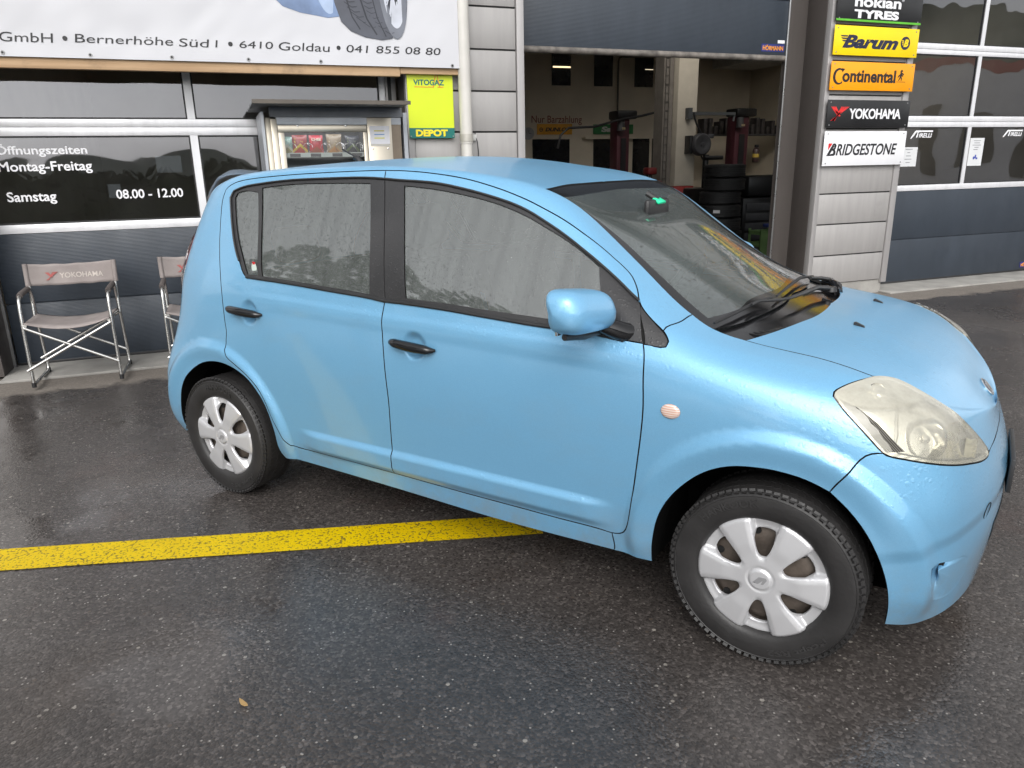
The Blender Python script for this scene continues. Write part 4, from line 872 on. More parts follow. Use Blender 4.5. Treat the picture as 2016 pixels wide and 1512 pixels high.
CD[2:,16:,0]-=.03*np.minimum(1,(np.arange(10)[:,None]+1)/3); CD[2:,15,0]-=.01; CD[0,6:,2]-=.008; CD[1:4,16:,0]-=.012; CD[9:,15,2]-=.007; CD[10:,14,2]-=.004; CD[0,13:17,2]-=.004
CP=CD.copy()
def ev(CPx,u,v):
    E=ext(CPx); u=np.asarray(u,float); v=np.asarray(v,float)
    i=np.clip(np.floor(u).astype(int),0,CD.shape[1]-2); j=np.clip(np.floor(v).astype(int),0,CD.shape[0]-2)
    bu=bas(u-i); bv=bas(v-j); out=np.zeros(u.shape+(3,))
    for a in range(4):
        for b in range(4):
            out+=(bu[...,a]*bv[...,b])[...,None]*E[j+b,i+a]
    return out
U0,V0=np.meshgrid(np.arange(19),np.arange(12))
for it in range(1):
    CP=CP+(CD-ev(CP,U0,V0))
    CP[:,0,1]=0; CP[:,-1,1]=0; CP[-1,:,1]=0
def base(u,v): return ev(CP,u,v)
def sm(a,b,x):
    t=np.clip((x-a)/(b-a),0,1); return t*t*(3-2*t)
HANDLES=[(-1.253,.846),(-2.150,.889)]
def disp(X):
    x,z=X[...,0],X[...,2]; side=sm(-.45,-.62,X[...,1])
    d=np.zeros_like(x)
    # wheel arch flares: raised ring fading outwards
    for cx,cz,Rr,out in((0,.30,.345,.10),(-2.43,.30,.345,.10)):
        r=np.hypot(x-cx,(z-cz)); 
        d+=(.017*(1-sm(Rr+.058,Rr+.105,r))-.009*(1-sm(Rr-.01,Rr+.062,r)))*sm(.15,.3,z)
    # door lower crease: step out below z=.41
    zc=.405
    m=sm(-1.95,-1.80,x)*(1-sm(-.60,-.46,x))
    d+=m*.014*sm(zc+.012,zc-.018,z)*sm(.30,.34,z)
    # shoulder line under the belt
    m2=sm(-2.3,-1.9,x)*(1-sm(-.55,-.3,x))
    zs=.955-.055*(x+2.1)/1.7
    d+=m2*.004*sm(zs-.06,zs-.01,z)*(1-sm(zs+.00,zs+.03,z))
    for hx,hz in HANDLES:
        e=np.hypot((x-hx)/.058,(z-hz)/.058)
        d-=.020*(1-sm(.38,1.0,e))
    t=np.clip((X[...,1]+.715)/.20,0,1); zb=.350-.105*np.minimum(1,t/.55)**.6; zt=.392-.016*t
    zf=np.clip((z-zb)/(zt-zb),0,1)**.75; pk=sm(.0,.05,t)*(1-sm(.1,1.,t))*zf*(1-sm(zt-.008,zt+.004,z))*(x>.38)
    zc=.405+(x-.19)*.24
    led=.007*sm(zc-.035,zc+.02,z)*(1-sm(.53,.68,z))*sm(.19,.34,x)
    return d*side+led
def raw(u,v):
    return base(u,v)
def nrm0(u,v,h=.02):
    a=base(np.minimum(u+h,18),v)-base(np.maximum(u-h,0),v); b=base(u,np.minimum(v+h,11))-base(u,np.maximum(v-h,0))
    n=np.cross(a,b); return n/np.maximum(np.linalg.norm(n,axis=-1,keepdims=True),1e-9)
def surf(u,v,off=0):
    X=base(u,v); return X+nrm0(u,v)*(disp(X)+off)[...,None]
def nrm(u,v,h=.006):
    a=surf(np.minimum(u+h,18),v)-surf(np.maximum(u-h,0),v); b=surf(u,np.minimum(v+h,11))-surf(u,np.maximum(v-h,0))
    n=np.cross(a,b); return n/np.maximum(np.linalg.norm(n,axis=-1,keepdims=True),1e-9)

# panel outlines in body (u, v)
UV = json.loads("""{"B":[[7.646,8.237],[7.673,7.932],[7.838,6.975],[7.981,5.953],[7.969,5.69],[7.981,4.343],[7.994,3.473],[7.957,2.23],[7.93,0.94]],"rear_seam":[[7.646,8.237],[7.214,8.201],[6.583,8.174],[5.836,8.162],[5.316,8.167],[4.947,8.167],[4.585,8.13],[4.236,8.034],[4.106,7.955],[4.049,7.701],[4.219,7.26],[4.494,6.865],[4.809,6.473],[5.06,6.073],[5.223,5.642],[5.318,5.186],[5.363,4.813],[5.387,4.573],[5.365,4.322],[5.351,4.076],[5.414,3.887],[5.573,3.702],[5.782,3.447],[5.947,3.099],[6.036,2.702],[6.091,2.194],[6.178,1.651],[6.229,1.283],[6.298,0.976]],"rear_bot":[[6.298,0.976],[6.446,0.935],[6.795,0.986],[7.367,0.977],[7.93,0.94]],"front_bot":[[7.93,0.94],[8.809,0.905],[9.531,0.896],[10.174,0.868],[10.617,0.857],[10.753,0.822],[10.837,0.886],[10.884,1.002]],"front_edge":[[10.884,1.002],[10.928,1.304],[10.982,2.151],[11.035,3.037],[11.082,3.856],[11.097,4.412],[11.079,5.204],[11.06,6.579]],"front_edge2":[[11.06,6.579],[11.059,7.71],[10.96,8.204]],"front_top":[[10.96,8.204],[10.816,8.514],[10.62,8.693],[10.364,8.538],[10.01,8.178],[9.596,8.001],[9.196,7.986],[8.838,8.047],[8.515,8.146],[8.21,8.211],[7.899,8.247],[7.646,8.237]],"rwin_out":[[5.72,6.03],[5.526,6.321],[5.194,6.766],[4.807,7.295],[4.575,7.656],[4.668,7.824],[5.074,7.897],[5.568,7.922],[6.19,7.955],[6.837,7.954],[7.419,7.953],[7.673,7.932],[7.838,6.975],[7.983,5.927],[7.766,5.953],[7.184,5.961],[6.582,5.974],[6.138,5.979],[5.782,5.99]],"rglass":[[5.629,7.801],[6.214,7.832],[6.86,7.824],[7.488,7.809],[7.652,6.911],[7.757,6.026],[7.178,6.034],[6.576,6.039],[6.081,6.054],[5.864,6.925]],"qglass":[[5.539,7.697],[5.15,7.774],[4.865,7.753],[4.797,7.646],[4.988,7.285],[5.261,6.867],[5.588,6.405],[5.781,6.062],[5.991,6.059],[5.788,6.876]],"fwin_out":[[7.673,7.932],[7.848,7.912],[8.269,7.907],[8.587,7.854],[8.911,7.808],[9.271,7.788],[9.689,7.77],[10.129,7.858],[10.38,7.988],[10.677,8.171],[10.937,8.236],[11.027,7.975],[11.058,6.646],[10.857,6.488],[9.987,6.072],[9.399,5.974],[8.633,5.954],[8.193,5.945],[7.983,5.932],[7.838,6.975]],"fglass":[[7.952,7.787],[8.297,7.764],[8.617,7.731],[8.943,7.703],[9.311,7.679],[9.722,7.682],[10.148,7.797],[10.414,7.922],[10.531,7.382],[10.609,6.58],[9.943,6.263],[9.376,6.121],[8.62,6.07],[8.251,6.054],[8.102,6.96]],"tri":[[10.994,8.138],[11.205,7.837],[11.336,7.461],[11.348,7.227],[11.308,6.874],[11.245,6.744],[11.074,6.624],[11.075,7.228]],"a_seam":[[11.301,7.676],[11.347,8.432],[11.285,9.052]],"arch":[[11.208,0.0],[11.23,1.053],[11.306,1.925],[11.456,2.528],[11.705,3.058],[11.946,3.362],[12.183,3.533],[12.408,3.61],[12.636,3.644],[12.983,3.59],[13.283,3.426],[13.562,3.029],[13.805,2.573],[14.022,1.973],[14.199,1.267],[14.305,0.574],[14.35,0.008]],"bseam":[[13.283,3.426],[13.38,3.716],[13.525,4.092],[13.703,4.561],[13.78,4.663],[13.939,4.772]],"hoodseam":[[11.98,9.037],[12.525,9.056],[12.867,9.018],[13.235,8.884],[13.586,8.671]],"hl_left":[[13.586,8.671],[13.4,8.082],[13.215,7.172],[13.159,6.761],[13.163,6.494],[13.292,6.014],[13.506,5.523],[13.73,5.113],[13.939,4.772]],"hl_bot":[[13.939,4.772],[14.007,4.721],[14.305,4.701],[14.699,4.672],[15.181,4.611],[15.813,4.494],[16.382,4.356],[16.566,4.408]],"hl_top":[[16.566,4.408],[16.551,4.79],[16.307,5.391],[15.705,6.566],[14.932,7.973],[14.363,8.543],[13.942,8.814],[13.788,8.821],[13.586,8.671]],"cowl_edge":[[11.98,9.037],[12.044,9.565],[12.082,10.018],[12.106,10.262],[12.079,10.669]],"ws_edge":[[9.185,8.747],[9.539,8.883],[10.082,9.059],[10.586,9.133],[11.11,9.079],[11.285,9.052],[11.58,8.995]],"ws_edge2":[[11.58,8.995],[11.788,9.005],[11.98,9.037]],"ws_top":[[9.185,8.747],[9.1,9.284],[9.047,10.437],[9.033,11.0]],"ws_bot":[[11.58,8.995],[11.642,9.383],[11.624,9.858],[11.563,10.576]],"frit":[[9.376,8.813],[9.271,9.965],[9.222,10.874],[11.392,9.215],[11.402,9.741],[11.394,10.424],[11.333,11.0]],"arch_r":[[6.097,0.263],[6.065,0.687],[6.069,1.54],[6.004,2.632],[5.905,3.016],[5.793,3.294],[5.613,3.509],[5.407,3.626],[5.17,3.668],[4.877,3.615],[4.594,3.498],[4.197,3.236],[3.899,2.948],[3.665,2.474],[3.502,1.78],[3.388,1.072],[3.362,0.685]],"sill":[[10.753,0.8],[10.77,0.087]],"fog":[[14.894,1.735],[15.428,1.543],[16.008,1.451],[16.217,0.454],[15.556,0.473],[15.067,0.826],[14.924,1.424]],"crease_b":[[13.41,1.806],[14.3,3.169],[15.334,3.036],[16.884,2.39]],"side_ind":[[11.408,4.428]],"handleF":[[8.085,4.976],[8.325,4.936],[8.684,4.895]],"handleR":[[5.468,5.211],[5.758,5.151],[6.116,5.113]],"emblem":[[16.55,11.0]],"washer":[[12.908,10.268]],"sticker":[[5.883,6.201]],"plate":[[17.983,4.383],[17.149,3.757]],"tow":[[16.916,2.195]],"wip_arm":[[11.721,11.0],[11.628,10.356],[11.603,10.187],[11.474,10.004]],"wip_blade":[[11.609,8.965],[11.56,9.311],[11.534,9.705],[11.532,10.027]],"wip2":[[11.516,10.411],[11.453,10.938],[11.42,11.0]],"tail":[[2.267,6.917],[2.283,6.483]],"tow2":[[16.798,2.146]],"ant":[[6.333,10.083]]}""")
UV = {k: [tuple(q) for q in v] for k, v in UV.items()}
def jac(u, v, h=.01):
    ua, ub, va, vb = max(u - h, 0), min(u + h, 18), max(v - h, 0), min(v + h, 11)
    A = surf(np.array([ua, ub, u, u]), np.array([v, v, va, vb]))
    return (A[1] - A[0]) / (ub - ua), (A[3] - A[2]) / (vb - va)
def S1(u, v, off=0): return surf(np.array([u]), np.array([v]), off)[0]
def onsym(p): return p[1] > 10.985 or p[0] < .012 or p[0] > 17.988
def dens(poly, step=.018, closed=True):
    """smooth the traced outline with Catmull-Rom except at corners, then resample evenly in 3D"""
    P = np.array(poly, float); n = len(P)
    X = surf(P[:, 0], P[:, 1])
    out = []
    def corner(i):
        if not closed and (i == 0 or i == n - 1): return True
        a, b, c = X[i - 1], X[i], X[(i + 1) % n]; d1, d2 = b - a, c - b
        l1, l2 = np.linalg.norm(d1), np.linalg.norm(d2)
        if l1 < 1e-5 or l2 < 1e-5: return True
        if onsym(P[i]): return True
        if P[i][1] < .01: return True
        return np.dot(d1, d2) / l1 / l2 < math.cos(R(38))
    cor = [corner(i) for i in range(n)]
    for i in range(n if closed else n - 1):
        j = (i + 1) % n; p1, p2 = P[i], P[j]; L = np.linalg.norm(X[j] - X[i])
        if L < 1e-5: continue
        p0 = 2 * p1 - p2 if cor[i] else P[i - 1]; p3 = 2 * p2 - p1 if cor[j] else P[(j + 1) % n]
        # limit tangents for uneven spacing
        k = max(1, int(math.ceil(L / step)))
        la = np.linalg.norm(X[i] - X[i - 1]) if not cor[i] else L; lb = np.linalg.norm(X[(j + 1) % n] - X[j]) if not cor[j] else L
        m1 = (p2 - p1) if cor[i] else ((p2 - p1) / L + (p1 - p0) / max(la, 1e-5)) / 2 * L
        m2 = (p2 - p1) if cor[j] else ((p3 - p2) / max(lb, 1e-5) + (p2 - p1) / L) / 2 * L
        for q in range(k):
            t = q / k; h = (2 * t**3 - 3 * t**2 + 1) * p1 + (t**3 - 2 * t**2 + t) * m1 + (-2 * t**3 + 3 * t**2) * p2 + (t**3 - t**2) * m2
            out.append((min(18, max(0, h[0])), min(11, max(0, h[1]))))
    if not closed: out.append(tuple(P[-1]))
    return out
def area2(p):
    a = np.array(p); return float(np.sum(a[:, 0] * np.roll(a[:, 1], -1) - np.roll(a[:, 0], -1) * a[:, 1]))
def inset(p, d):
    """move a CCW (in uv) outline inward by d metres on the surface"""
    n = len(p); P = np.array(p); X = surf(P[:, 0], P[:, 1]); N = nrm(P[:, 0], P[:, 1]); out = []; dirs = []
    for i in range(n):
        t = X[(i + 1) % n] - X[i - 1]; t /= max(np.linalg.norm(t), 1e-9); inw = np.cross(N[i], t)
        dirs.append(inw)
        if onsym(P[i]) or d == 0: out.append(tuple(P[i])); continue
        xu, xv = jac(*P[i]); A = np.stack([xu, xv], 1); s, *_ = np.linalg.lstsq(A, inw * d, rcond=None); s = np.clip(s, -.15, .15)
        out.append((min(18, max(0, P[i][0] + s[0])), min(11, max(0, P[i][1] + s[1]))))
    return out, np.array(dirs), N
def pip(pts, poly):
    a = np.array(poly); x, y = pts[:, 0], pts[:, 1]; c = np.zeros(len(pts), bool); n = len(a)
    for i in range(n):
        x1, y1 = a[i]; x2, y2 = a[i - 1]
        m = ((y1 > y) != (y2 > y)); 
        if y1 != y2: c ^= m & (x < (x2 - x1) * (y - y1) / (y2 - y1) + x1)
    return c
def bdist(pts, poly, su, sv):
    a = np.array(poly) * [su, sv]; q = pts * [su, sv]; d = np.full(len(q), 9.)
    for i in range(len(a)):
        p1, p2 = a[i - 1], a[i]; e = p2 - p1; L2 = max(1e-12, e @ e); t = np.clip(((q - p1) @ e) / L2, 0, 1); d = np.minimum(d, np.linalg.norm(q - (p1 + t[:, None] * e), axis=1))
    return d
def cdt(outer, holes, du, dv, su=None, sv=None):
    su = su or 1 / du; sv = sv or 1 / dv
    a = np.array(outer); lo, hi = a.min(0), a.max(0)
    gu, gv = np.meshgrid(np.arange(lo[0] + du * .5, hi[0], du), np.arange(lo[1] + dv * .5, hi[1], dv)); gu = gu + (np.arange(gu.shape[0]) % 2 * .5 * du)[:, None]
    g = np.stack([gu.ravel(), gv.ravel()], 1); k = pip(g, outer)
    for h in holes: k &= ~pip(g, h)
    g = g[k]; d = bdist(g, outer, su, sv)
    for h in holes: d = np.minimum(d, bdist(g, h, su, sv))
    g = g[d > .45]
    vs = []; es = []
    for lp in [outer] + holes:
        o = len(vs); vs += [tuple(q) for q in lp]; es += [(o + i, o + (i + 1) % len(lp)) for i in range(len(lp))]
    vs += [tuple(q) for q in g]
    r = delaunay_2d_cdt([Vector(v) for v in vs], es, [], 0, 1e-7)
    P = np.array([tuple(v) for v in r[0]]); F = [f for f in r[2]]
    F = [t for f in F for t in ([f] if len(f) == 3 else [(f[0], f[i], f[i + 1]) for i in range(1, len(f) - 1)])]
    F = np.array(F); c = P[F].mean(1); k = pip(c, outer)
    for h in holes: k &= ~pip(c, h)
    return P, F[k]
def panel(name, polys, mat, parent, holefold=True, gap=.0023, fold=.012, off=0., du=.06, dv=.13, sym=False, mirror=False, lift=None):
    """polys: list of (outer, [holes]) in uv. Builds the skin on the body surface with folded edges"""
    VV, NN, FF = [], [], []; FB = []
    for outer, holes in polys:
        loops = []
        for k, lp in enumerate([outer] + holes):
            q = dens(lp); 
            if area2(q) < 0: q = q[::-1]
            q, dirs, N = inset(q, gap if k == 0 else (-gap if holefold else 0)); loops.append((q, dirs if k == 0 else -dirs, N))
        P, F = cdt(loops[0][0], [l[0] for l in loops[1:]], du, dv)
        o = sum(len(x) for x in VV); X = surf(P[:, 0], P[:, 1], off); N = nrm(P[:, 0], P[:, 1])
        if lift is not None: X = X + N * lift(P, loops[0][0])[:, None]
        e1 = P[F[:, 1]] - P[F[:, 0]]; e2 = P[F[:, 2]] - P[F[:, 0]]; fl = (e1[:, 0] * e2[:, 1] - e1[:, 1] * e2[:, 0]) < 0; F[fl] = F[fl][:, ::-1]
        VV.append(X); NN.append(N); FF += (F + o).tolist()
        if fold > 0:
            for q, dirs, N in (loops if holefold else loops[:1]):
                A = np.array(q); T = surf(A[:, 0], A[:, 1], off); Bm = T - N * fold + dirs * .0015
                o = sum(len(x) for x in VV); n = len(q); VV += [T, Bm]; NN += [(-dirs * .8 + N * .6), -dirs]
                for i in range(n):
                    j = (i + 1) % n
                    if onsym(q[i]) and onsym(q[j]): continue
                    FB.append(len(FF)); FF.append((o + i, o + n + i, o + n + j, o + j))
    VV = np.concatenate(VV); NN = np.concatenate(NN)
    def mk(V, N, F, nm):
        me = bpy.data.meshes.new(nm); me.from_pydata(V.tolist(), [], F); me.update()
        for p in me.polygons: p.use_smooth = True
        N = N / np.maximum(np.linalg.norm(N, axis=1, keepdims=True), 1e-9); me.normals_split_custom_set_from_vertices([tuple(x) for x in N])
        ob = link(nm, me, mat, parent)
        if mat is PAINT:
            me.materials.append(GAPB); nf = len(FF)  # fold faces coloured black, standing for the shade inside the shut lines
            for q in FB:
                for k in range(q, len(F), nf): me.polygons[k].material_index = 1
        return ob
    mV, mN = VV * [1, -1, 1], NN * [1, -1, 1]; mF = [tuple(f[::-1]) for f in FF]
    if sym:
        o = len(VV); return mk(np.concatenate([VV, mV]), np.concatenate([NN, mN]), [tuple(f) for f in FF] + [tuple(i + o for i in f) for f in mF], name)
    a = mk(VV, NN, FF, name)
    if mirror: return a, mk(mV, mN, mF, name)
    return a
def ribbon(uvline, mat, parent, name, width=.02, off=-.011, sym=True, closed=False):
    q = dens(uvline, .025, closed); P = np.array(q); N = nrm(P[:, 0], P[:, 1]); X = surf(P[:, 0], P[:, 1], off)
    T = np.gradient(X, axis=0); T /= np.maximum(np.linalg.norm(T, axis=1, keepdims=True), 1e-9); Sd = np.cross(N, T) * width / 2
    A, B = X - Sd, X + Sd; n = len(P); V = np.concatenate([A, B]); F = [(i, i + 1, n + i + 1, n + i) for i in range(n - 1)]
    for s in ((1, -1) if sym else (1,)):
        me = bpy.data.meshes.new(name); me.from_pydata((V * [1, s, 1]).tolist(), [], [f[::s] for f in F]); o = link(name, me, mat, parent)
    return o

# ---- car materials
def droplets(t, scale, amount, dist=.0016, seed=(0, 0, 0)):
    pos = t.coord(); mp = t.node('ShaderNodeMapping'); mp.inputs['Location'].default_value = seed; t.link(pos, mp.inputs[0])
    v = t.voro(scale, mp.outputs[0]); sp = t.node('ShaderNodeSeparateColor'); t.link(v.outputs['Color'], sp.inputs[0])
    r = t.math('MULTIPLY', t.math('SUBTRACT', sp.outputs[0], 1 - amount), .62 / max(.05, amount))
    d = t.math('SUBTRACT', r, v.outputs['Distance']); d = t.math('MAXIMUM', d, 0.); return t.math('POWER', t.math('MULTIPLY', d, 1.8), .5)
def paint_mat():
    t = NT('blue_metallic_paint')
    fl = t.voro(900); sp = t.node('ShaderNodeSeparateColor'); t.link(fl.outputs['Color'], sp.inputs[0])
    c = t.mix(sp.outputs[0], (.165, .400, .632), (.202, .466, .70))
    geo = t.node('ShaderNodeNewGeometry'); sn = t.node('ShaderNodeSeparateXYZ'); t.link(geo.outputs['Normal'], sn.inputs[0])
    dirt = t.math('MULTIPLY', t.ramp(t.noise(2.5, 6, .7, t.coord('Object', (1, 1, 2.2))), [(.5, 0), (.75, 1)]), .10)
    pz = t.node('ShaderNodeSeparateXYZ'); t.link(t.coord(), pz.inputs[0])
    mr = t.node('ShaderNodeMapRange'); mr.inputs[1].default_value = .42; mr.inputs[2].default_value = .24; t.link(pz.outputs[2], mr.inputs[0])
    mud = t.math('MULTIPLY', mr.outputs[0], t.ramp(t.noise(7, 6, .7), [(.40, 0), (.75, .6)]), True)
    c = t.mix(t.math('ADD', dirt, mud, True), c, (.27, .27, .25))
    big = droplets(t, 80, .42); small = droplets(t, 160, .55, seed=(3, 1, 2))
    h = t.math('ADD', t.math('MULTIPLY', big, 1.4), t.math('MULTIPLY', small, .7))
    mask = t.ramp(t.noise(3, 4, .6), [(.36, .15), (.62, 1)]); h = t.math('MULTIPLY', h, mask)
    # rain stays on what faces the sky, runs off the flanks
    up = t.ramp(sn.outputs[2], [(.02, .10), (.35, 1)]); h = t.math('MULTIPLY', h, up)
    n = t.bump(h, .34, .0020)
    t.set(**{'Base Color': c, 'Metallic': .30, 'Roughness': t.ramp(t.noise(4, 5, .6), [(.3, .36), (.75, .46)]), 'Coat Weight': t.ramp(sn.outputs[2], [(.35, 1.0), (.8, .45)]), 'Coat Roughness': t.ramp(sn.outputs[2], [(.25, .06), (.75, .16)]), 'Coat IOR': 1.48, 'Normal': n}); t.link(n, t.p.inputs['Coat Normal'])
    return t.m
PAINT = paint_mat()
def trim_mat():
    t = NT('wet_black_trim'); h = t.math('ADD', droplets(t, 120, .4), t.math('MULTIPLY', droplets(t, 240, .5, seed=(5, 5, 5)), .5))
    t.set(**{'Base Color': t.ramp(t.noise(5), [(.3, (.020, .020, .021)), (.7, (.034, .033, .034))]), 'Roughness': .33, 'Normal': t.bump(h, .5, .0014), 'Specular IOR Level': .6}); return t.m
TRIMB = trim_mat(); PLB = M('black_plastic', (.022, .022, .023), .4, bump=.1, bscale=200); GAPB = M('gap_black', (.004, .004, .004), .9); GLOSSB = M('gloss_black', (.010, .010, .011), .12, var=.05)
def cglass(name, tint, mist, mcol, streak=True, dr=.4, scale=120, ior=2.5):
    t = NT(name)
    tr = t.node('ShaderNodeBsdfTransparent'); tr.inputs[0].default_value = (*tint, 1)
    h = t.math('ADD', droplets(t, scale, dr), t.math('MULTIPLY', droplets(t, scale * 2.1, .5, seed=(4, 2, 7)), .5))
    nb = t.bump(h, .36, .0012)
    gl = t.node('ShaderNodeBsdfGlossy'); gl.inputs['Roughness'].default_value = .03; t.link(nb, gl.inputs['Normal'])
    df = t.node('ShaderNodeBsdfDiffuse'); df.inputs['Color'].default_value = (*mcol, 1); t.link(nb, df.inputs['Normal'])
    st = t.noise(1.0, 4, .55, t.coord('Object', (30, 0, .6))); st2 = t.noise(1.6, 3, .5)
    f = t.math('MULTIPLY', t.ramp(st if streak else st2, [(.34, .66), (.72, 1.0)]), mist)
    f = t.math('MULTIPLY', f, t.math('SUBTRACT', 1.0, t.math('MULTIPLY', h, .75, True)), True)
    f = t.math('MULTIPLY', f, t.ramp(st2, [(.3, .88), (.65, 1)]))
    m1 = t.node('ShaderNodeMixShader'); t.link(f, m1.inputs[0]); t.link(tr.outputs[0], m1.inputs[1]); t.link(df.outputs[0], m1.inputs[2])
    fr = t.node('ShaderNodeFresnel'); fr.inputs['IOR'].default_value = ior; t.link(nb, fr.inputs['Normal'])
    m2 = t.node('ShaderNodeMixShader'); t.link(fr.outputs[0], m2.inputs[0]); t.link(m1.outputs[0], m2.inputs[1]); t.link(gl.outputs[0], m2.inputs[2])
    t.link(m2.outputs[0], t.out.inputs[0]); return t.m
SGLASS = cglass('misted_side_glass', (.36, .41, .39), .28, (.42, .46, .44), True, .55, 165); WGLASS = cglass('windscreen_glass', (.56, .63, .61), .26, (.39, .45, .44), False, .35, 100, 1.85)

car = empty('hatchback_car', 'light metallic blue five-door hatchback parked wet in front of the garage', 'car', (0, 0, 0), -R(52.8839))
c0 = UV
tri = c0['tri']; wse = c0['ws_edge']; arch = c0['arch']; rw = c0['rwin_out']; fw = c0['fwin_out']
HF = [(16.62, 4.52), (16.95, 4.75), (17.4, 5.05), (18, 5.25)]      # bonnet front edge towards the centre line
p_body = [(9.037, 11)] + c0['ws_top'][::-1][1:] + wse[1:6] + c0['a_seam'][::-1][1:] + [tri[1], tri[0]] + c0['front_top'] + c0['rear_seam'][1:] + c0['rear_bot'][1:] + c0['front_bot'][1:6] + [c0['sill'][1], (10.76, 0), (8.5, 0), (6.16, 0)] + c0['arch_r'] + [(3.43, 0), (2.6, 0), (1.2, 0), (0, 0), (0, 3), (0, 6), (0, 9), (0, 11), (3, 11), (6, 11)]
p_fdoor_lo = [fw[18]] + c0['B'][4:] + c0['front_bot'][1:] + c0['front_edge'][1:] + [fw[12], fw[13], fw[14], fw[15], fw[16], fw[17]]
p_fdoor_up = [c0['B'][0], fw[0]] + fw[1:11] + c0['front_top'][:-1]
p_rdoor = [c0['B'][0]] + [rw[11], rw[10], rw[9], rw[8], rw[7], rw[6], rw[5], rw[4], rw[3], rw[2], rw[1], rw[0], rw[18], rw[17], rw[16], rw[15], rw[14], rw[13]] + c0['B'][4:] + c0['rear_bot'][::-1][1:] + c0['rear_seam'][::-1][1:-1]
p_fender = [wse[5]] + c0['a_seam'][::-1][1:] + [tri[2], tri[3], tri[4], tri[5], tri[6]] + c0['front_edge'][::-1] + c0['front_bot'][::-1][1:3] + [c0['sill'][1], (10.76, 0)] + arch[:11] + c0['bseam'][1:] + c0['hl_left'][::-1][1:] + c0['hoodseam'][::-1][1:] + c0['ws_edge2'][::-1][1:] 
p_hood = [(12.05, 11)] + c0['cowl_edge'][::-1][1:] + c0['hoodseam'][1:] + c0['hl_top'][::-1][1:-1] + HF + [(18, 7), (18, 9), (18, 11), (15, 11)]
p_bump = arch[10:] + [(15, 0), (16, 0), (17, 0), (18, 0), (18, 2), (18, 4)] + HF[::-1] + c0['hl_bot'][::-1] + c0['bseam'][::-1][1:-1]
p_lamp = c0['hl_left'] + c0['hl_bot'][1:] + c0['hl_top'][1:-1]
p_ws = [(9.037, 11)] + c0['ws_top'][::-1][1:] + wse[1:] + c0['ws_bot'][1:] + [(11.5, 11), (10.2, 11)]
ins = [(u, v + .20) for u, v in wse[2:5]]
p_wsg = [(9.22, 11), (9.26, 10.4), (9.33, 9.4), c0['frit'][0]] + ins + [c0['frit'][3], c0['frit'][4], (11.315, 10.1), (11.32, 11), (10.2, 11)]
p_cowl = c0['ws_edge2'] + c0['cowl_edge'][1:] + [(12.05, 11), (11.5, 11)] + c0['ws_bot'][::-1][:-1]
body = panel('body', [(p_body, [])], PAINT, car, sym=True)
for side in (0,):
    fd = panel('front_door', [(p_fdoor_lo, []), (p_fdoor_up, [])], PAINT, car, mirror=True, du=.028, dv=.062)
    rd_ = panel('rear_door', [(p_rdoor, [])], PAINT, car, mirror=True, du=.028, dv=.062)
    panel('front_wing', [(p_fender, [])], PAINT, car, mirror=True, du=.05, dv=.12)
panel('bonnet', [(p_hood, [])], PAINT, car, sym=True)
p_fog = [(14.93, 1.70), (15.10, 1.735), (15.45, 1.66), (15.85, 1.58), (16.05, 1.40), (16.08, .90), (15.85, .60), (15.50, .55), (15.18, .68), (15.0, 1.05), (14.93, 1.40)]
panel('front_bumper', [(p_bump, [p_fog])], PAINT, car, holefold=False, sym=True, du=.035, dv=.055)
for d, o in zip(fd, (1, -1)): d.name = 'front_door' if o == 1 else 'front_door.001'
# ---- windows
fdoor, fdoorL = fd; rdoor, rdoorL = rd_
def pair(ret, par): ret[0].parent, ret[1].parent = par; return ret
pair(panel('window_frame', [(rw, [c0['rglass'], c0['qglass']])], TRIMB, car, mirror=True, off=-.0015, fold=.008), (rdoor, rdoorL))
pair(panel('window_frame', [(fw, [c0['fglass']])], TRIMB, car, mirror=True, off=-.0015, fold=.008), (fdoor, fdoorL))
pair(panel('window_glass', [(c0['rglass'], [])], SGLASS, car, mirror=True, off=-.006, fold=0, gap=-.002), (rdoor, rdoorL))
pair(panel('quarter_glass', [(c0['qglass'], [])], SGLASS, car, mirror=True, off=-.006, fold=0, gap=-.002), (rdoor, rdoorL))
pair(panel('window_glass', [(c0['fglass'], [])], SGLASS, car, mirror=True, off=-.006, fold=0, gap=-.002), (fdoor, fdoorL))
panel('wing_triangle', [(tri, [])], TRIMB, car, mirror=True, off=-.001, fold=.008)
def strip(uvl, r, mat, name, parents, off=.002, n=8):
    q = dens(uvl, .03, False); P = np.array(q); X = surf(P[:, 0], P[:, 1], off)
    for s, par in zip((1, -1), parents): MB().tube([tuple(x * [1, s, 1]) for x in X], r, n).build(name, mat, par)
strip([rw[18], rw[17], rw[16], rw[15], rw[14], rw[13]], .0075, PLB, 'sill_strip', (rdoor, rdoorL)); strip([fw[18], fw[17], fw[16], fw[15], fw[14], fw[13]], .0075, PLB, 'sill_strip', (fdoor, fdoorL))
strip([(u, v + .0) for u, v in [rw[1], rw[2], rw[3], rw[4], rw[5], rw[6], rw[7], rw[8], rw[9], rw[10], rw[11]]], .0042, PLB, 'window_seal', (rdoor, rdoorL)); strip(fw[0:11], .0042, PLB, 'window_seal', (fdoor, fdoorL))
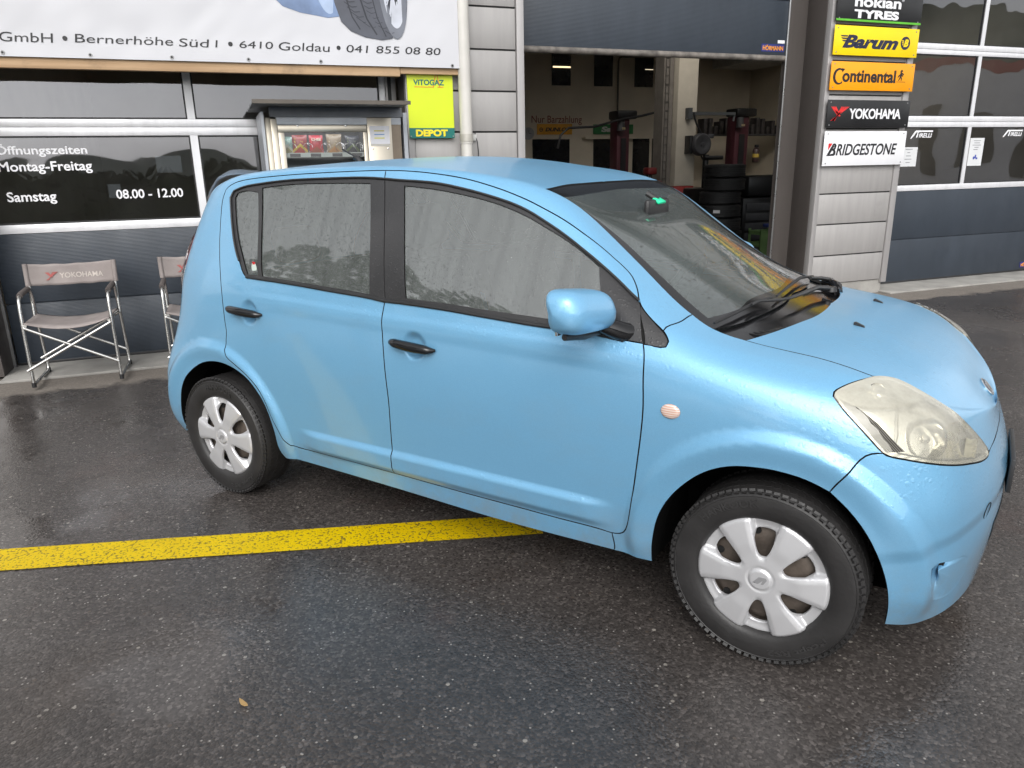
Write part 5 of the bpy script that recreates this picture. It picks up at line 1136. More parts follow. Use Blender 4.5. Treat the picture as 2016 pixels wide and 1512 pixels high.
# ---- windscreen, cowl, wipers
ws = panel('windscreen', [(p_wsg, [])], WGLASS, car, sym=True, off=-.004, fold=0, gap=-.001)
panel('screen_border', [(p_ws, [p_wsg])], GLOSSB, ws, sym=True, off=-.004, fold=.004, gap=.001)
cw = panel('cowl_panel', [(p_cowl, [])], GLOSSB, car, sym=True, off=-.016, fold=.02, gap=-.004)
m = MB()
for k in range(9):
    for s in (-1, 1):
        y = s * (.36 + k * .022); x = -.075 - .16 * (abs(y) - .3) - .012
        m.box(x - .03, x + .02, y - .003, y + .003, .938, .950, .0015)
m.build('cowl_grille', GLOSSB, cw)
def wsx(x, y, off):   # point above the windscreen / cowl at plan position x, y
    u = np.linspace(10.3, 12.2, 90); best = None
    for v in np.linspace(8.9, 11, 40):
        pass
    uu, vv = np.meshgrid(u, np.linspace(8.8, 11, 90)); X = surf(uu, vv); d = np.hypot(X[..., 0] - x, X[..., 1] + abs(y)); k = np.unravel_index(d.argmin(), d.shape)
    P = S1(uu[k], vv[k], off); return (float(P[0]), math.copysign(float(-P[1]), y) if True else 0, float(P[2]))
wp = MB(); wp.tube([wsx(-.06, .20, .016), wsx(-.085, .10, .022), wsx(-.10, -.10, .025), wsx(-.118, -.22, .025)], [.011, .009, .0075, .006], 8); wp.tube([wsx(-.118, -.22, .025), wsx(-.135, -.27, .024), wsx(-.18, -.36, .024), wsx(-.19, -.42, .026)], [.006, .005, .0045, .004], 8); wp.lathe([(0, .02), (.018, .018), (.022, 0)], 16, 'Z', center=wsx(-.05, .22, .004))
wa = wp.build('wiper_arm', PLB, car)
MB().tube([wsx(-.165, -.26, .020), wsx(-.185, -.36, .019), wsx(-.215, -.50, .016), wsx(-.240, -.625, .012)], [.004, .006, .006, .004], 8).build('wiper_blade', RUBBER, wa)
wp = MB(); wp.tube([wsx(-.10, .50, .02), wsx(-.125, .40, .022), wsx(-.14, .26, .024)], [.010, .008, .006], 8); wp.lathe([(0, .03), (.018, .018), (.022, -.02)], 16, 'Z', center=wsx(-.095, .52, .0)); wa2 = wp.build('wiper_arm', PLB, car)
m = MB(); m.tube([wsx(-.16, .42, .018), wsx(-.165, .2, .020), wsx(-.16, .0, .020), wsx(-.155, -.22, .018)], [.004, .006, .006, .004], 8); m.build('wiper_blade', RUBBER, wa2)
m = MB(); m.tube([wsx(-.03, .30, -.004), wsx(-.05, .36, .012), wsx(-.09, .45, .012), wsx(-.13, .55, .0)], [.016, .020, .018, .012], 12); m.build('wiper_shroud', GLOSSB, cw)
# ---- lamps
def lens_lift(P, loop):
    d = bdist(P, loop, 1 / .3, 1 / .3); return .002 + .012 * np.clip(d * 1.0 / .9, 0, 1) ** .6 * 0 + .008 * sm(0, 1.2, d)
def chrome_mat():
    t = NT('aged_reflector'); fx = t.node('ShaderNodeSeparateXYZ'); t.link(t.coord(), fx.inputs[0]); fl = t.math('SINE', t.math('MULTIPLY', t.math('ADD', fx.outputs[0], t.math('MULTIPLY', fx.outputs[1], -.6)), 420)); t.set(**{'Normal': t.bump(fl, .05, .002), 'Base Color': t.mix(t.noise(3, 4), (.92, .90, .82), (.96, .95, .92)), 'Metallic': .80, 'Roughness': t.ramp(t.noise(4, 4), [(.3, .14), (.7, .22)])}); return t.m
REFL = chrome_mat()
def lens_mat():
    t = NT('hazed_lamp_lens'); tr = t.node('ShaderNodeBsdfTransparent'); tr.inputs[0].default_value = (.975, .955, .87, 1)
    h = droplets(t, 140, .18); nb = t.bump(h, .30, .0010)
    gl = t.node('ShaderNodeBsdfGlossy'); gl.inputs['Roughness'].default_value = .04; t.link(nb, gl.inputs['Normal'])
    df = t.node('ShaderNodeBsdfDiffuse'); df.inputs['Color'].default_value = (.68, .66, .57, 1)
    px = t.node('ShaderNodeSeparateXYZ'); t.link(t.coord(), px.inputs[0])
    mr = t.node('ShaderNodeMapRange'); mr.inputs[1].default_value = .72; mr.inputs[2].default_value = .88; t.link(px.outputs[2], mr.inputs[0])
    hz = t.math('MULTIPLY', t.math('ADD', t.math('MULTIPLY', mr.outputs[0], .28), .32), t.ramp(t.noise(9, 6, .7), [(.3, .7), (.7, 1.15)]), True)
    m1 = t.node('ShaderNodeMixShader'); t.link(hz, m1.inputs[0]); t.link(tr.outputs[0], m1.inputs[1]); t.link(df.outputs[0], m1.inputs[2])
    fr = t.node('ShaderNodeFresnel'); fr.inputs['IOR'].default_value = 1.5; t.link(nb, fr.inputs['Normal'])
    m2 = t.node('ShaderNodeMixShader'); t.link(fr.outputs[0], m2.inputs[0]); t.link(m1.outputs[0], m2.inputs[1]); t.link(gl.outputs[0], m2.inputs[2]); t.link(m2.outputs[0], t.out.inputs[0]); return t.m
LENS = lens_mat()
hl = panel('headlight', [(p_lamp, [])], LENS, car, mirror=True, off=.001, fold=.02, gap=.003, du=.04, dv=.09, lift=lens_lift)
def refl_lift(P, loop):
    d = bdist(P, loop, 1 / .3, 1 / .3); base = -.028 * sm(0, 1.0, d)
    u, v = P[:, 0], P[:, 1]
    X = surf(u, v)
    base = -.022 * sm(0, .8, d)
    zl = .830 + 0 * X[:, 0]
    base += .010 * sm(zl - .003, zl + .003, X[:, 2]) * sm(0, .5, d)
    base += .008 * (1 - sm(-.004, .004, X[:, 0] - (.305 - (X[:, 2] - .736) * .12))) * (1 - sm(zl - .006, zl, X[:, 2])) * sm(0, .5, d)
    return base
pair(panel('reflector', [(p_lamp, [])], REFL, car, mirror=True, off=-.002, fold=0, gap=.0025, du=.025, dv=.05, lift=refl_lift), hl)
pair(panel('lamp_rim', [(p_lamp, [])], GAPB, car, mirror=True, off=-.085, fold=0, gap=-.004), hl)
# ribbed dark strip on the lower rear edge of the lamp
LL = c0['hl_left']
e = [LL[4], LL[5], LL[6], LL[7], LL[8]]; X = surf(np.array([q[0] for q in e]), np.array([q[1] for q in e]), -.006)
mid = X + np.array([.050, .0, .012]) * np.array([.15, .75, 1, 1, 1.05])[:, None]
RIB = NT('ribbed_lamp_strip'); sx = RIB.node('ShaderNodeSeparateXYZ'); RIB.link(RIB.coord(), sx.inputs[0]); w = RIB.math('SINE', RIB.math('MULTIPLY', RIB.math('ADD', sx.outputs[0], sx.outputs[2]), 900)); RIB.set(**{'Base Color': RIB.mix(RIB.ramp(w, [(.3, 0), (.8, 1)]), (.12, .11, .095), (.45, .43, .39)), 'Metallic': .5, 'Roughness': .3})
for s, par in ((1, hl[0]), (-1, hl[1])):
    me = bpy.data.meshes.new('ribbed_strip'); V = [tuple(x * [1, s, 1]) for x in np.concatenate([X, mid])]; n = len(e); me.from_pydata(V, [], [(i, i + 1, n + i + 1, n + i) for i in range(n - 1)]); link('ribbed_strip', me, RIB.m, par)
    # bulb cover bowl with fins near the nose
    cx = surf(np.array([16.15]), np.array([4.9]), -.018)[0] * [1, s, 1]
    m = MB(); m.lathe([(0, .012), (.020, .010), (.030, 0), (.034, -.012)], 20, 'X', center=tuple(cx))
    for k in range(5): m.box(cx[0] - .004, cx[0] + .016, cx[1] - .026, cx[1] + .026, cx[2] - .024 + k * .012, cx[2] - .022 + k * .012)
    m.build('position_lamp', M('lamp_cream', (.75, .70, .52), .25), par)
def on_lamp(pts, off):
    uu, vv = np.meshgrid(np.linspace(12.8, 16.8, 200), np.linspace(4, 9, 150)); X = surf(uu, vv); out = []
    for x, z in pts:
        k = np.unravel_index(np.hypot(X[..., 0] - x, X[..., 2] - z).argmin(), uu.shape); out.append(S1(uu[k], vv[k], off))
    return out
BOWL = NT('bowl_chrome'); BOWL.set(**{'Base Color': (.92, .90, .84), 'Metallic': .95, 'Roughness': .10}); BOWL = BOWL.m
for s, par in ((1, hl[0]), (-1, hl[1])):
    for (x, z), rad, dep in (((.375, .748), .055, -.010), ((.235, .858), .026, -.006)):
        c_ = Vector(on_lamp([(x, z)], dep)[0]); c_.y *= s; nv = Vector((.62, -.70 * s, .30)).normalized()
        q = Vector((0, 0, 1)).rotation_difference(nv).to_matrix().to_4x4(); q.translation = c_
        m = MB(); m.lathe([(rad * t_, -rad * .55 * (1 - t_ ** 2) - .002) for t_ in (0.02, .2, .4, .6, .8, .95, 1.0)] + [(rad * 1.03, .0), (rad * 1.05, -.004)], 32, 'Z'); bmesh.ops.transform(m.b, matrix=q, verts=m.b.verts); m.build('reflector_bowl', BOWL, par)
        m = MB(); m.lathe([(rad * .24, -rad * .55), (rad * .24, -rad * .22), (rad * .18, -rad * .1), (0, -rad * .05)], 18, 'Z'); bmesh.ops.transform(m.b, matrix=q, verts=m.b.verts); m.build('bulb_cap', M('bulb_grey', (.45, .44, .42), .15, .7), par)
DIV = M('lamp_divider_grey', (.30, .28, .23), .4)
for s, par in ((1, hl[0]), (-1, hl[1])):
    q = on_lamp([(.150, .836), (.185, .832), (.225, .829), (.27, .829), (.315, .830), (.352, .828)], -.008); MB().tube([tuple(a * [1, s, 1]) for a in q], .0028, 8).build('lamp_divider', DIV, par)
    q = on_lamp([(.292, .826), (.297, .80), (.302, .765), (.300, .735)], -.010); MB().tube([tuple(a * [1, s, 1]) for a in q], .0022, 8).build('lamp_divider', DIV, par)
# tail lamps on the rear corners
TL = [(2.15, 5.2), (2.25, 6.0), (2.18, 6.8), (2.05, 7.05), (1.5, 7.1), (1.25, 6.2), (1.3, 5.2), (1.9, 4.95)]
def tl_lift(P, loop):
    d = bdist(P, loop, 1 / .3, 1 / .3); return .003 + .012 * sm(0, .9, d)
tlm = NT('tail_lamp'); sx = tlm.node('ShaderNodeSeparateXYZ'); tlm.link(tlm.coord(), sx.inputs[0]); mr = tlm.node('ShaderNodeMapRange'); mr.inputs[1].default_value = 1.035; mr.inputs[2].default_value = 1.05; tlm.link(sx.outputs[2], mr.inputs[0])
rib = tlm.math('SINE', tlm.math('MULTIPLY', sx.outputs[2], 520)); tlm.set(**{'Base Color': tlm.mix(mr.outputs[0], tlm.mix(tlm.ramp(rib, [(.4, 0), (.6, 1)]), (.38, .38, .40), (.75, .75, .76)), (.30, .10, .09)), 'Roughness': .15, 'Coat Weight': 1.})
panel('tail_light', [(TL, [])], tlm.m, car, mirror=True, off=.002, fold=.012, du=.07, dv=.12, lift=tl_lift)
RW = [(.0, 6.35), (1.15, 6.4), (1.55, 7.2), (1.6, 7.9), (1.2, 8.45), (0, 8.5), (0, 7.5)]
panel('rear_window', [(RW, [])], cglass('rear_glass', (.2, .22, .22), .2, (.3, .3, .3)), car, sym=True, off=.003, fold=.003)
# side repeater, sticker, fuel-side details
si = S1(*c0['side_ind'][0], .001)
def oval(center, a, c, h, mat, name, par, s=1, nx=28, tilt=0):
    m = MB(); rings = []
    for f, hh in ((1.12, .0), (1.05, h * .45), (.9, h * .8), (.6, h), (.25, h * 1.05)):
        rings.append([m.b.verts.new((center[0] + a * f * math.cos(q) , s * (center[1] - hh), center[2] + c * f * math.sin(q))) for q in [2 * math.pi * k / nx for k in range(nx)]])
    for A, B in zip(rings, rings[1:]):
        for k in range(nx): m.b.faces.new((A[k], A[(k + 1) % nx], B[(k + 1) % nx], B[k])).smooth = True
    m.b.faces.new(rings[-1]); return m.build(name, mat, par)
IND = NT('indicator_lens'); sx = IND.node('ShaderNodeSeparateXYZ'); IND.link(IND.coord(), sx.inputs[0]); w = IND.math('SINE', IND.math('MULTIPLY', sx.outputs[2], 900)); IND.set(**{'Base Color': IND.mix(IND.ramp(w, [(.35, 0), (.7, 1)]), (.62, .38, .30), (.75, .68, .62)), 'Roughness': .15, 'Coat Weight': 1.})
for s in (1, -1): oval((si[0], si[1], si[2]), .027, .0205, .008, IND.m, 'side_indicator', car, s)
stk2 = c0['sticker'][0]; sp = S1(*stk2, -.003); so2 = oval((sp[0], sp[1], sp[2]), .014, .020, .0008, M('sticker_white', (.62, .72, .66), .5), 'window_sticker', rdoor); sp2 = S1(stk2[0], stk2[1] + .06, -.001); MB().box(sp2[0] - .007, sp2[0] + .007, sp2[1] - .003, sp2[1] + .0005, sp2[2] + .002, sp2[2] + .012).build('sticker_mark', RED, rdoor)
# door handles over their recesses
for key, ps in (('handleF', (fdoor, fdoorL)), ('handleR', (rdoor, rdoorL))):
    a, bq, cq = [surf(np.array([q[0]]), np.array([q[1]]))[0] for q in c0[key]]
    y = -.830 if key == 'handleF' else -.816
    for s, par in zip((1, -1), ps):
        m = MB(); pts = []; rr = []
        A = Vector((a[0], y, a[2])); B = Vector((cq[0], y, cq[2])); 
        for k in range(15):
            t = k / 14; p = A.lerp(B, t); p.y -= .022 * math.sin(math.pi * min(1, max(0, t))) ** .35 - .004; p.z -= 0; pts.append((p.x, s * p.y, p.z)); rr.append(  .0185 * (1 - .25 * abs(2 * t - 1) ** 2) * min(1, .35 + 6 * min(t, 1 - t)))
        m.tube(pts, rr, 12)
        for v in m.b.verts: pass
        m.build('door_handle', GLOSSB, par)
# ---- wing mirrors
def mirror_housing(s):
    m = MB(); rings = []; ny = 22; nt = 32
    for i in range(ny + 1):
        t = i / ny; y = -.775 - .235 * t
        k = max(.03, (1 - abs(2 * t - 1) ** 5.0) ** .5) if 0 < t < 1 else .03
        zc = 1.036 + .018 * t; hz = .068 * k * (.90 + .14 * t); xc = -.540 - .045 * t; hx = .075 * k
        ring = []
        for j in range(nt):
            q = 2 * math.pi * j / nt; cx, cz = math.cos(q), math.sin(q); e = .60
            px = math.copysign(abs(cx) ** e, cx); pz = math.copysign(abs(cz) ** e, cz)
            if px < 0: px *= .45
            if pz < 0: pz *= .95
            ring.append(m.b.verts.new((xc + hx * px - .020 * max(0, pz) * k, s * y, zc + hz * pz)))
        rings.append(ring)
    for A, B in zip(rings, rings[1:]):
        for j in range(nt): m.b.faces.new((A[j], A[(j + 1) % nt], B[(j + 1) % nt], B[j])).smooth = True
    m.b.faces.new(rings[0]); m.b.faces.new(rings[-1]); return m
for s in (1, -1):
    mh = mirror_housing(s).build('wing_mirror', PAINT, car)
    if s < 0: mh.matrix_local = Matrix.Translation((-.47, .79, 0)) @ Matrix.Rotation(R(68), 4, 'Z') @ Matrix.Translation((.47, -.79, 0))   # far mirror is folded in
    m = MB(); m.tube([(-.452, s * -.752, .962), (-.468, s * -.778, .968), (-.50, s * -.80, .985), (-.53, s * -.83, 1.0)], [.032, .032, .028, .02], 14); m.build('mirror_foot', GLOSSB, mh)
    m = MB(); m.tube([(-.535, s * -.80, .972), (-.55, s * -.88, .974), (-.57, s * -.965, .980)], [.012, .016, .010], 10); m.build('mirror_underside', PLB, mh)
    m = MB(); m.box(-.590, -.582, min(s * -.80, s * -.985), max(s * -.80, s * -.985), .985, 1.09, .003); m.build('mirror_glass', M('mirror_silver', (.8, .8, .8), .03, 1.), mh)
# ---- front details
em = surf(np.array([16.6]), np.array([11.]), .002)[0]; en = nrm(np.array([16.6]), np.array([11.]))[0]; 
Ez = Vector(en); Ey = Vector((0, 1, 0)); Ex = Ey.cross(Ez).normalized(); EM = Matrix((( Ey.x, -Ex.x, Ez.x, em[0]), (Ey.y, -Ex.y, Ez.y, em[1]), (Ey.z, -Ex.z, Ez.z, em[2]), (0, 0, 0, 1)))
CHR = M('chrome', (.75, .75, .76), .08, 1., var=.02)
m = MB(); prof = [(.043, -.002), (.0445, .002), (.040, .0035), (.036, .001)]; m.lathe(prof, 36, 'Z')
for v in m.b.verts: v.co.y *= .72
bmesh.ops.transform(m.b, matrix=EM, verts=m.b.verts); eb = m.build('badge', CHR, car)
m = MB(); m.prism([(-.030, -.013), (-.008, -.013), (.010, .006), (.002, -.013), (.016, -.013), (.030, .008), (.026, .014), (-.004, .014)], lambda x, y: (x, y, .001), (0, 0, .004)); bmesh.ops.transform(m.b, matrix=EM, verts=m.b.verts); m.build('badge_mark', CHR, eb)
m = MB(); m.lathe([(0, .0008), (.036, .0008)], 30, 'Z')
for v in m.b.verts: v.co.y *= .72
bmesh.ops.transform(m.b, matrix=EM, verts=m.b.verts); m.build('badge_ground', M('badge_dark', (.05, .06, .08), .2), eb)
for s in (1, -1):
    wq = c0['washer'][0]; w = surf(np.array([wq[0]]), np.array([wq[1]]), .0)[0]
    m = MB(); m.prism([(-.014, 0), (.020, 0), (.016, .004), (-.008, .011), (-.014, .009)], lambda x, z: (w[0] + x, s * w[1] - .007, w[2] + z - .001 - x * .15), (0, .014, 0)); m.build('washer_jet', PLB, car)
# number plate carrier
b = MB(); b.box(.586, .600, -.165, .165, .435, .548, .003); b.build('plate_carrier', PLB, car)
# grille slit under the bonnet edge, tow-eye cap, fog-lamp pockets
ribbon(HF, GAPB, car, 'grille_slit', .03, -.008)
def lathe_uv(u, v, r, mat, name): 
    for s in (1, -1):
        P = surf(np.array([u]), np.array([v]), .0015)[0] * [1, s, 1]; Nn = nrm(np.array([u]), np.array([v]))[0] * [1, s, 1]
        q = Vector((0, 0, 1)).rotation_difference(Vector(Nn)).to_matrix().to_4x4(); q.translation = Vector(P); m = MB(); m.lathe([(r * .97, -.002), (r, 0), (r * .97, .0004)], 28, 'Z'); bmesh.ops.transform(m.b, matrix=q, verts=m.b.verts); m.build(name, mat, car)
lathe_uv(16.45, 2.55, .026, GAPB, 'tow_cap')
fq = dens(p_fog, .012); fq = fq if area2(fq) > 0 else fq[::-1]
for sd in (1, -1):
    FA = np.array(fq); rings = []; cc = np.array([15.12, 1.50]); wfog = np.clip((16.05 - FA[:, 0]) / .75, .12, 1) * np.clip((FA[:, 1] - .45) / .35, .25, 1)
    for f, dp in ((0, 0), (.03, .010), (.08, .018), (.2, .027), (.42, .038), (.66, .045), (.86, .048), (.97, .048)):
        q = FA * (1 - f) + cc * f; S_ = surf(q[:, 0], q[:, 1]); rings.append((S_ + np.array([.02, 1.0, 0]) * (dp * wfog * .8)[:, None]) * [1, sd, 1])
    n = len(FA); V = np.concatenate(rings); F = [(k * n + i, k * n + (i + 1) % n, (k + 1) * n + (i + 1) % n, (k + 1) * n + i)[::sd] for k in range(len(rings) - 1) for i in range(n)]
    me = bpy.data.meshes.new('fog_pocket'); me.from_pydata(V.tolist(), [], F); me.update()
    for pl_ in me.polygons: pl_.use_smooth = True
    po = link('fog_pocket', me, PAINT, car)
    sl = surf(np.array([15.12]), np.array([1.50]))[0] * [1, sd, 1] + np.array([0, sd * .058, 0])
    m = MB(); m.lathe([(0, -.008), (.030, -.008), (.034, .006)], 24, 'Y')
    for v in m.b.verts: v.co.z *= 1.5; v.co.x *= .7
    m.build('pocket_slot', GAPB, po, loc=tuple(sl + np.array([-.008, -.012 * sd, .002])))
panel('lower_grille', [([(16.95, 1.72), (17.4, 1.85), (18, 1.9), (18, 1.2), (18, .75), (17.4, .75), (17.05, .85)], [])], PLB, car, sym=True, off=.0015, fold=0, gap=0, du=.08, dv=.12)
# antenna on the roof
ar = (-2.22, -.02); m = MB(); m.tube([(-2.185, -.03, 1.478), (-2.20, -.03, 1.505), (-2.225, -.03, 1.512)], [.017, .014, .010], 10); m.tube([(-2.20, -.03, 1.508), (-2.30, -.03, 1.55)], [.005, .004], 8); m.build('antenna', PLB, car); 
# ---- black backing strips standing for shade in the shut lines, linings, floor
for k, w in (('B', .03), ('rear_seam', .03), ('rear_bot', .03), ('front_bot', .03), ('front_edge', .03), ('front_edge2', .03), ('front_top', .03), ('a_seam', .03), ('bseam', .03), ('hoodseam', .03), ('hl_left', .03), ('hl_bot', .03), ('hl_top', .03), ('sill', .02)):
    ribbon(c0[k], GAPB, car, 'gap_backing', w, -.0105)
def lin(name, poly, off, mat): return panel(name, [(poly, [])], mat, car, mirror=True, off=off, fold=0, gap=.01, du=.12, dv=.3)
LIN = M('lining_grey', (.10, .10, .10), .85); LINL = M('headlining', (.36, .36, .35), .9)
lin('door_lining', p_fdoor_lo, -.055, LIN); lin('door_lining', [(6.5, 1.2), (7.9, 1.0), (7.9, 5.9), (5.9, 5.9), (5.2, 5.9), (5.2, 4.6), (6.2, 4.2)], -.055, LIN)
panel('headlining', [([(4.0, 8.7), (9.0, 8.7), (9.0, 11), (4.0, 11)], [])], LINL, car, sym=True, off=-.035, fold=0, gap=0, du=.2, dv=.4)
b = MB(); b.box(-2.05, -.37, -.70, .70, .19, .205); b.build('floor_pan', GAPB, car); b = MB(); b.box(-2.88, .50, -.40, .40, .206, .225); b.build('underbody', GAPB, car)
LBK = M('liner_black', (.006, .006, .006), .9, bump=.2, spec=.05)
for x in (0, -2.43):
    for s in (-1, 1):
        b = MB(); b.lathe([(.30, s * .43), (.352, s * .43), (.352, s * .68)], 40, 'Y', center=(x, 0, .300), ang=(R(-12), R(192))); b.build('wheel_arch_liner', LBK, car)
        b = MB(); b.box(x - .34, x + .34, min(s * .40, s * .425), max(s * .40, s * .425), .14, .64); b.build('inner_wing', LBK, car)
# arch return flanges
def flange(line, name):
    q = dens(line, .02, False); P = np.array(q); X = surf(P[:, 0], P[:, 1], 0)
    V = np.concatenate([X + [0, .001, 0], X * [1, 0, 1] + np.stack([0 * X[:, 0], X[:, 1] + .115, 0 * X[:, 0]], 1)]); n = len(X)
    F = [(i, i + 1, n + i + 1, n + i) for i in range(n - 1)]; 
    for s in (1, -1): me = bpy.data.meshes.new(name); me.from_pydata((V * [1, s, 1]).tolist(), [], F); link(name, me, LBK, car)
flange(arch, 'arch_flange'); flange(c0['arch_r'], 'arch_flange')
# ---- cabin
SEAT = M('seat_fabric', (.055, .056, .06), .95, bump=.15, bscale=250); DASH = M('dashboard_grey', (.075, .077, .08), .6, bump=.08, bscale=250)
def seat_(x, y, w, name='front_seat'):
    m = MB(); m.box(x - .25, x + .25, y - w / 2, y + w / 2, .42, .58, .06); m.box(-.08, .08, -w / 2, w / 2, 0, .60, .06, 0, Matrix.Translation((x - .26, y, .52)) @ Matrix.Rotation(R(-16), 4, 'Y')); m.box(-.05, .05, -.13, .13, .64, .82, .045, 0, Matrix.Translation((x - .26, y, .52)) @ Matrix.Rotation(R(-14), 4, 'Y')); m.box(-.012, .012, -.06, .06, .58, .70, .004, 0, Matrix.Translation((x - .26, y, .52)) @ Matrix.Rotation(R(-14), 4, 'Y')); m.build(name, SEAT, car)
seat_(-1.12, -.36, .48); seat_(-1.12, .36, .48); 
m = MB(); m.box(-2.1, -1.72, -.62, .62, .40, .55, .06); m.box(-.07, .07, -.62, .62, 0, .56, .06, 0, Matrix.Translation((-2.12, 0, .5)) @ Matrix.Rotation(R(-18), 4, 'Y'))
for y in (-.36, .36): m.box(-.045, .045, -.12, .12, .57, .74, .04, 0, Matrix.Translation((-2.12, y, .5)) @ Matrix.Rotation(R(-18), 4, 'Y'))
m.build('rear_seat', SEAT, car)
m = MB(); m.box(-.62, -.30, -.66, .66, .55, .86, .08); m.box(-.48, -.20, -.58, .58, .80, .915, .04); m.box(-.62, -.45, .18, .58, .84, .94, .045); m.build('dashboard', DASH, car)
sw = MB(); 
T4 = Matrix.Translation((-.70, .36, .90)) @ Matrix.Rotation(R(-62), 4, 'Y')
sw.tube([(.185 * math.cos(2 * math.pi * k / 40), .185 * math.sin(2 * math.pi * k / 40), 0) for k in range(41)], .016, 10); sw.box(-.04, .04, -.17, .17, -.02, .015, .01); sw.box(-.06, .06, -.07, .07, -.04, .03, .02); sw.box(-.17, 0, -.03, .03, -.02, .01, .008)
bmesh.ops.transform(sw.b, matrix=T4, verts=sw.b.verts); sw.build('steering_wheel', PLB, car)
rm = MB().box(-.69, -.665, -.11, .11, 1.262, 1.325, .012).build('rear_view_mirror', PLB, car); MB().tube([(-.675, 0, 1.32), (-.72, 0, 1.345)], .012, 8).build('mirror_stem', PLB, rm)
gs = MB(); gs.box(-.018, .018, -.035, .035, 0, .012, .005, 0, Matrix.Translation((-.672, .0, 1.312)) @ Matrix.Rotation(R(28), 4, 'Y')); gs.build('green_tag', M('tag_green', (.02, .75, .38), .4, var=.05), car)
# ---- wheels
TY = simple('wet_tyre', (.022, .021, .021), .5, var=.3, scale=9, bump=.12, bscale=90); 
def tyre_mesh():
    m = MB(); h = .0875
    prof = [(.184, -h + .012), (.192, -h + .002), (.199, -h - .001), (.205, -h - .0035), (.225, -h - .006), (.250, -h - .0065), (.262, -h - .004), (.264, -h - .0055), (.272, -h + .001), (.279, -h + .010), (.283, -h + .018), (.284, 0), (.283, h - .018), (.272, h), (.25, h + .006), (.2, h), (.184, h - .012), (.17, 0)]
    m.lathe(prof, 120, 'Y', close=True)
    n = 76
    for k in range(n):
        a = 2 * math.pi * k / n
        for row_, (y, w, zz, sk) in enumerate(((-.0735, .024, .2825, .12), (-.040, .026, .2855, .30), (-.006, .020, .2862, -.3), (.027, .026, .2855, .3), (.066, .030, .2825, -.12))):
            off = (row_ % 2) * math.pi / n
            M4 = Matrix.Rotation(a + off, 4, 'Y') @ Matrix.Translation((zz - .0035, y, 0)) @ Matrix.Rotation(sk, 4, 'X') @ Matrix.Rotation((.42 if row_ == 0 else (-.42 if row_ == 4 else 0)), 4, 'Z')
            m.box(-.006, .0018, -w / 2, w / 2, -.0085, .0085, 0, 0, M4)
        M4 = Matrix.Rotation(a, 4, 'Y') @ Matrix.Translation((.2725, -.0865, 0)) @ Matrix.Rotation(1.05, 4, 'Z'); m.box(-.004, .0008, -.007, .007, -.007, .007, 0, 0, M4)
    for v in m.b.verts:
        rr_ = math.hypot(v.co.x, v.co.z)
        if rr_ > .19: k_ = (.19 + (rr_ - .19) * .945) / rr_; v.co.x *= k_; v.co.z *= k_
    return m
def cap_mesh():
    Rr = .1935; oc = [(Rr * math.cos(2 * math.pi * k / 160), Rr * math.sin(2 * math.pi * k / 160)) for k in range(160)]
    holes = []
    def Wd(r): return .0025 + .027 * math.sqrt(max(0, min(1, (r - .070) / .055)))
    for q in range(6):
        a0 = R(30 + 60 * q); L = []; Rg = []
        rs = [.0705 + (.152 - .0705) * (i / 16) ** 1.4 for i in range(17)]
        for r in rs: w = Wd(r) * (.985 if r < .148 else .9); L.append((r, w)); 
        pts = [(r, -w) for r, w in L] + [(.1545, -.022), (.156, -.011), (.1565, 0), (.156, .011), (.1545, .022)] + [(r, w) for r, w in L[::-1]]
        holes.append([(r * math.cos(a0 + w / r), r * math.sin(a0 + w / r)) for r, w in pts])
    P, F = cdt(oc, holes, .0042, .0042)
    r = np.hypot(P[:, 0], P[:, 1]); th = np.arctan2(P[:, 1], P[:, 0]); dph = (th - R(30) + math.pi / 6 * 0) % (math.pi / 3); dph = np.where(dph > math.pi / 6, dph - math.pi / 3, dph); w = np.abs(r * dph)
    Wv = np.array([Wd(x) for x in r]); spread = .0435 + np.clip(r - .15, 0, 1) * .12
    ww = .0090 + np.maximum(0, r - .072) * .30
    e = w - ww
    z = .012 * (1 - (r / Rr) ** 2) + .004
    dep = 1 - sm(-.006, .005, e); dep *= sm(.052, .080, r)
    z = z - dep * (.021 * sm(.04, .12, r)) * (1 - .30 * sm(.160, .188, r))
    z += .0035 * sm(.004, .020, e) * sm(.07, .12, r) * np.clip(1 - np.abs(dph) * 0, 0, 1)
    # spoke faces lean a little, hub cap sits proud with a groove
    z += .004 * (1 - sm(.030, .034, r)) - .004 * np.exp(-((r - .036) / .0035) ** 2)
    z -= .010 * sm(.182, .1935, r)
    V = np.stack([P[:, 0], -z, P[:, 1]], 1)
    return V, F, holes
capV, capF, capH = cap_mesh()
CAP = simple('hubcap_silver', (.56, .56, .57), .34, .35, var=.05, scale=8, coat=.3); CAPD = NT('hubcap_paint'); 
sx = CAPD.node('ShaderNodeSeparateXYZ'); CAPD.link(CAPD.coord(), sx.inputs[0]); rr = CAPD.math('SQRT', CAPD.math('ADD', CAPD.math('MULTIPLY', sx.outputs[0], sx.outputs[0]), CAPD.math('MULTIPLY', sx.outputs[2], sx.outputs[2])))
mr = CAPD.node('ShaderNodeMapRange'); mr.inputs[1].default_value = .006; mr.inputs[2].default_value = -.004; CAPD.link(CAPD.math('MULTIPLY', sx.outputs[1], -1.), mr.inputs[0])
ring = CAPD.ramp(rr, [(.135, 0), (.16, 1)]); g_ = CAPD.math('MULTIPLY', CAPD.math('MULTIPLY', mr.outputs[0], ring), CAPD.ramp(CAPD.noise(14, 5, .7), [(.40, .05), (.75, .55)]), True)
CAPD.set(**{'Base Color': CAPD.mix(g_, (.60, .60, .615), (.20, .13, .09)), 'Metallic': .42, 'Roughness': .34})
STEELW = simple('rusty_steel_wheel', (.105, .085, .07), .6, .3, var=.45, scale=16, bump=.15, bscale=60)
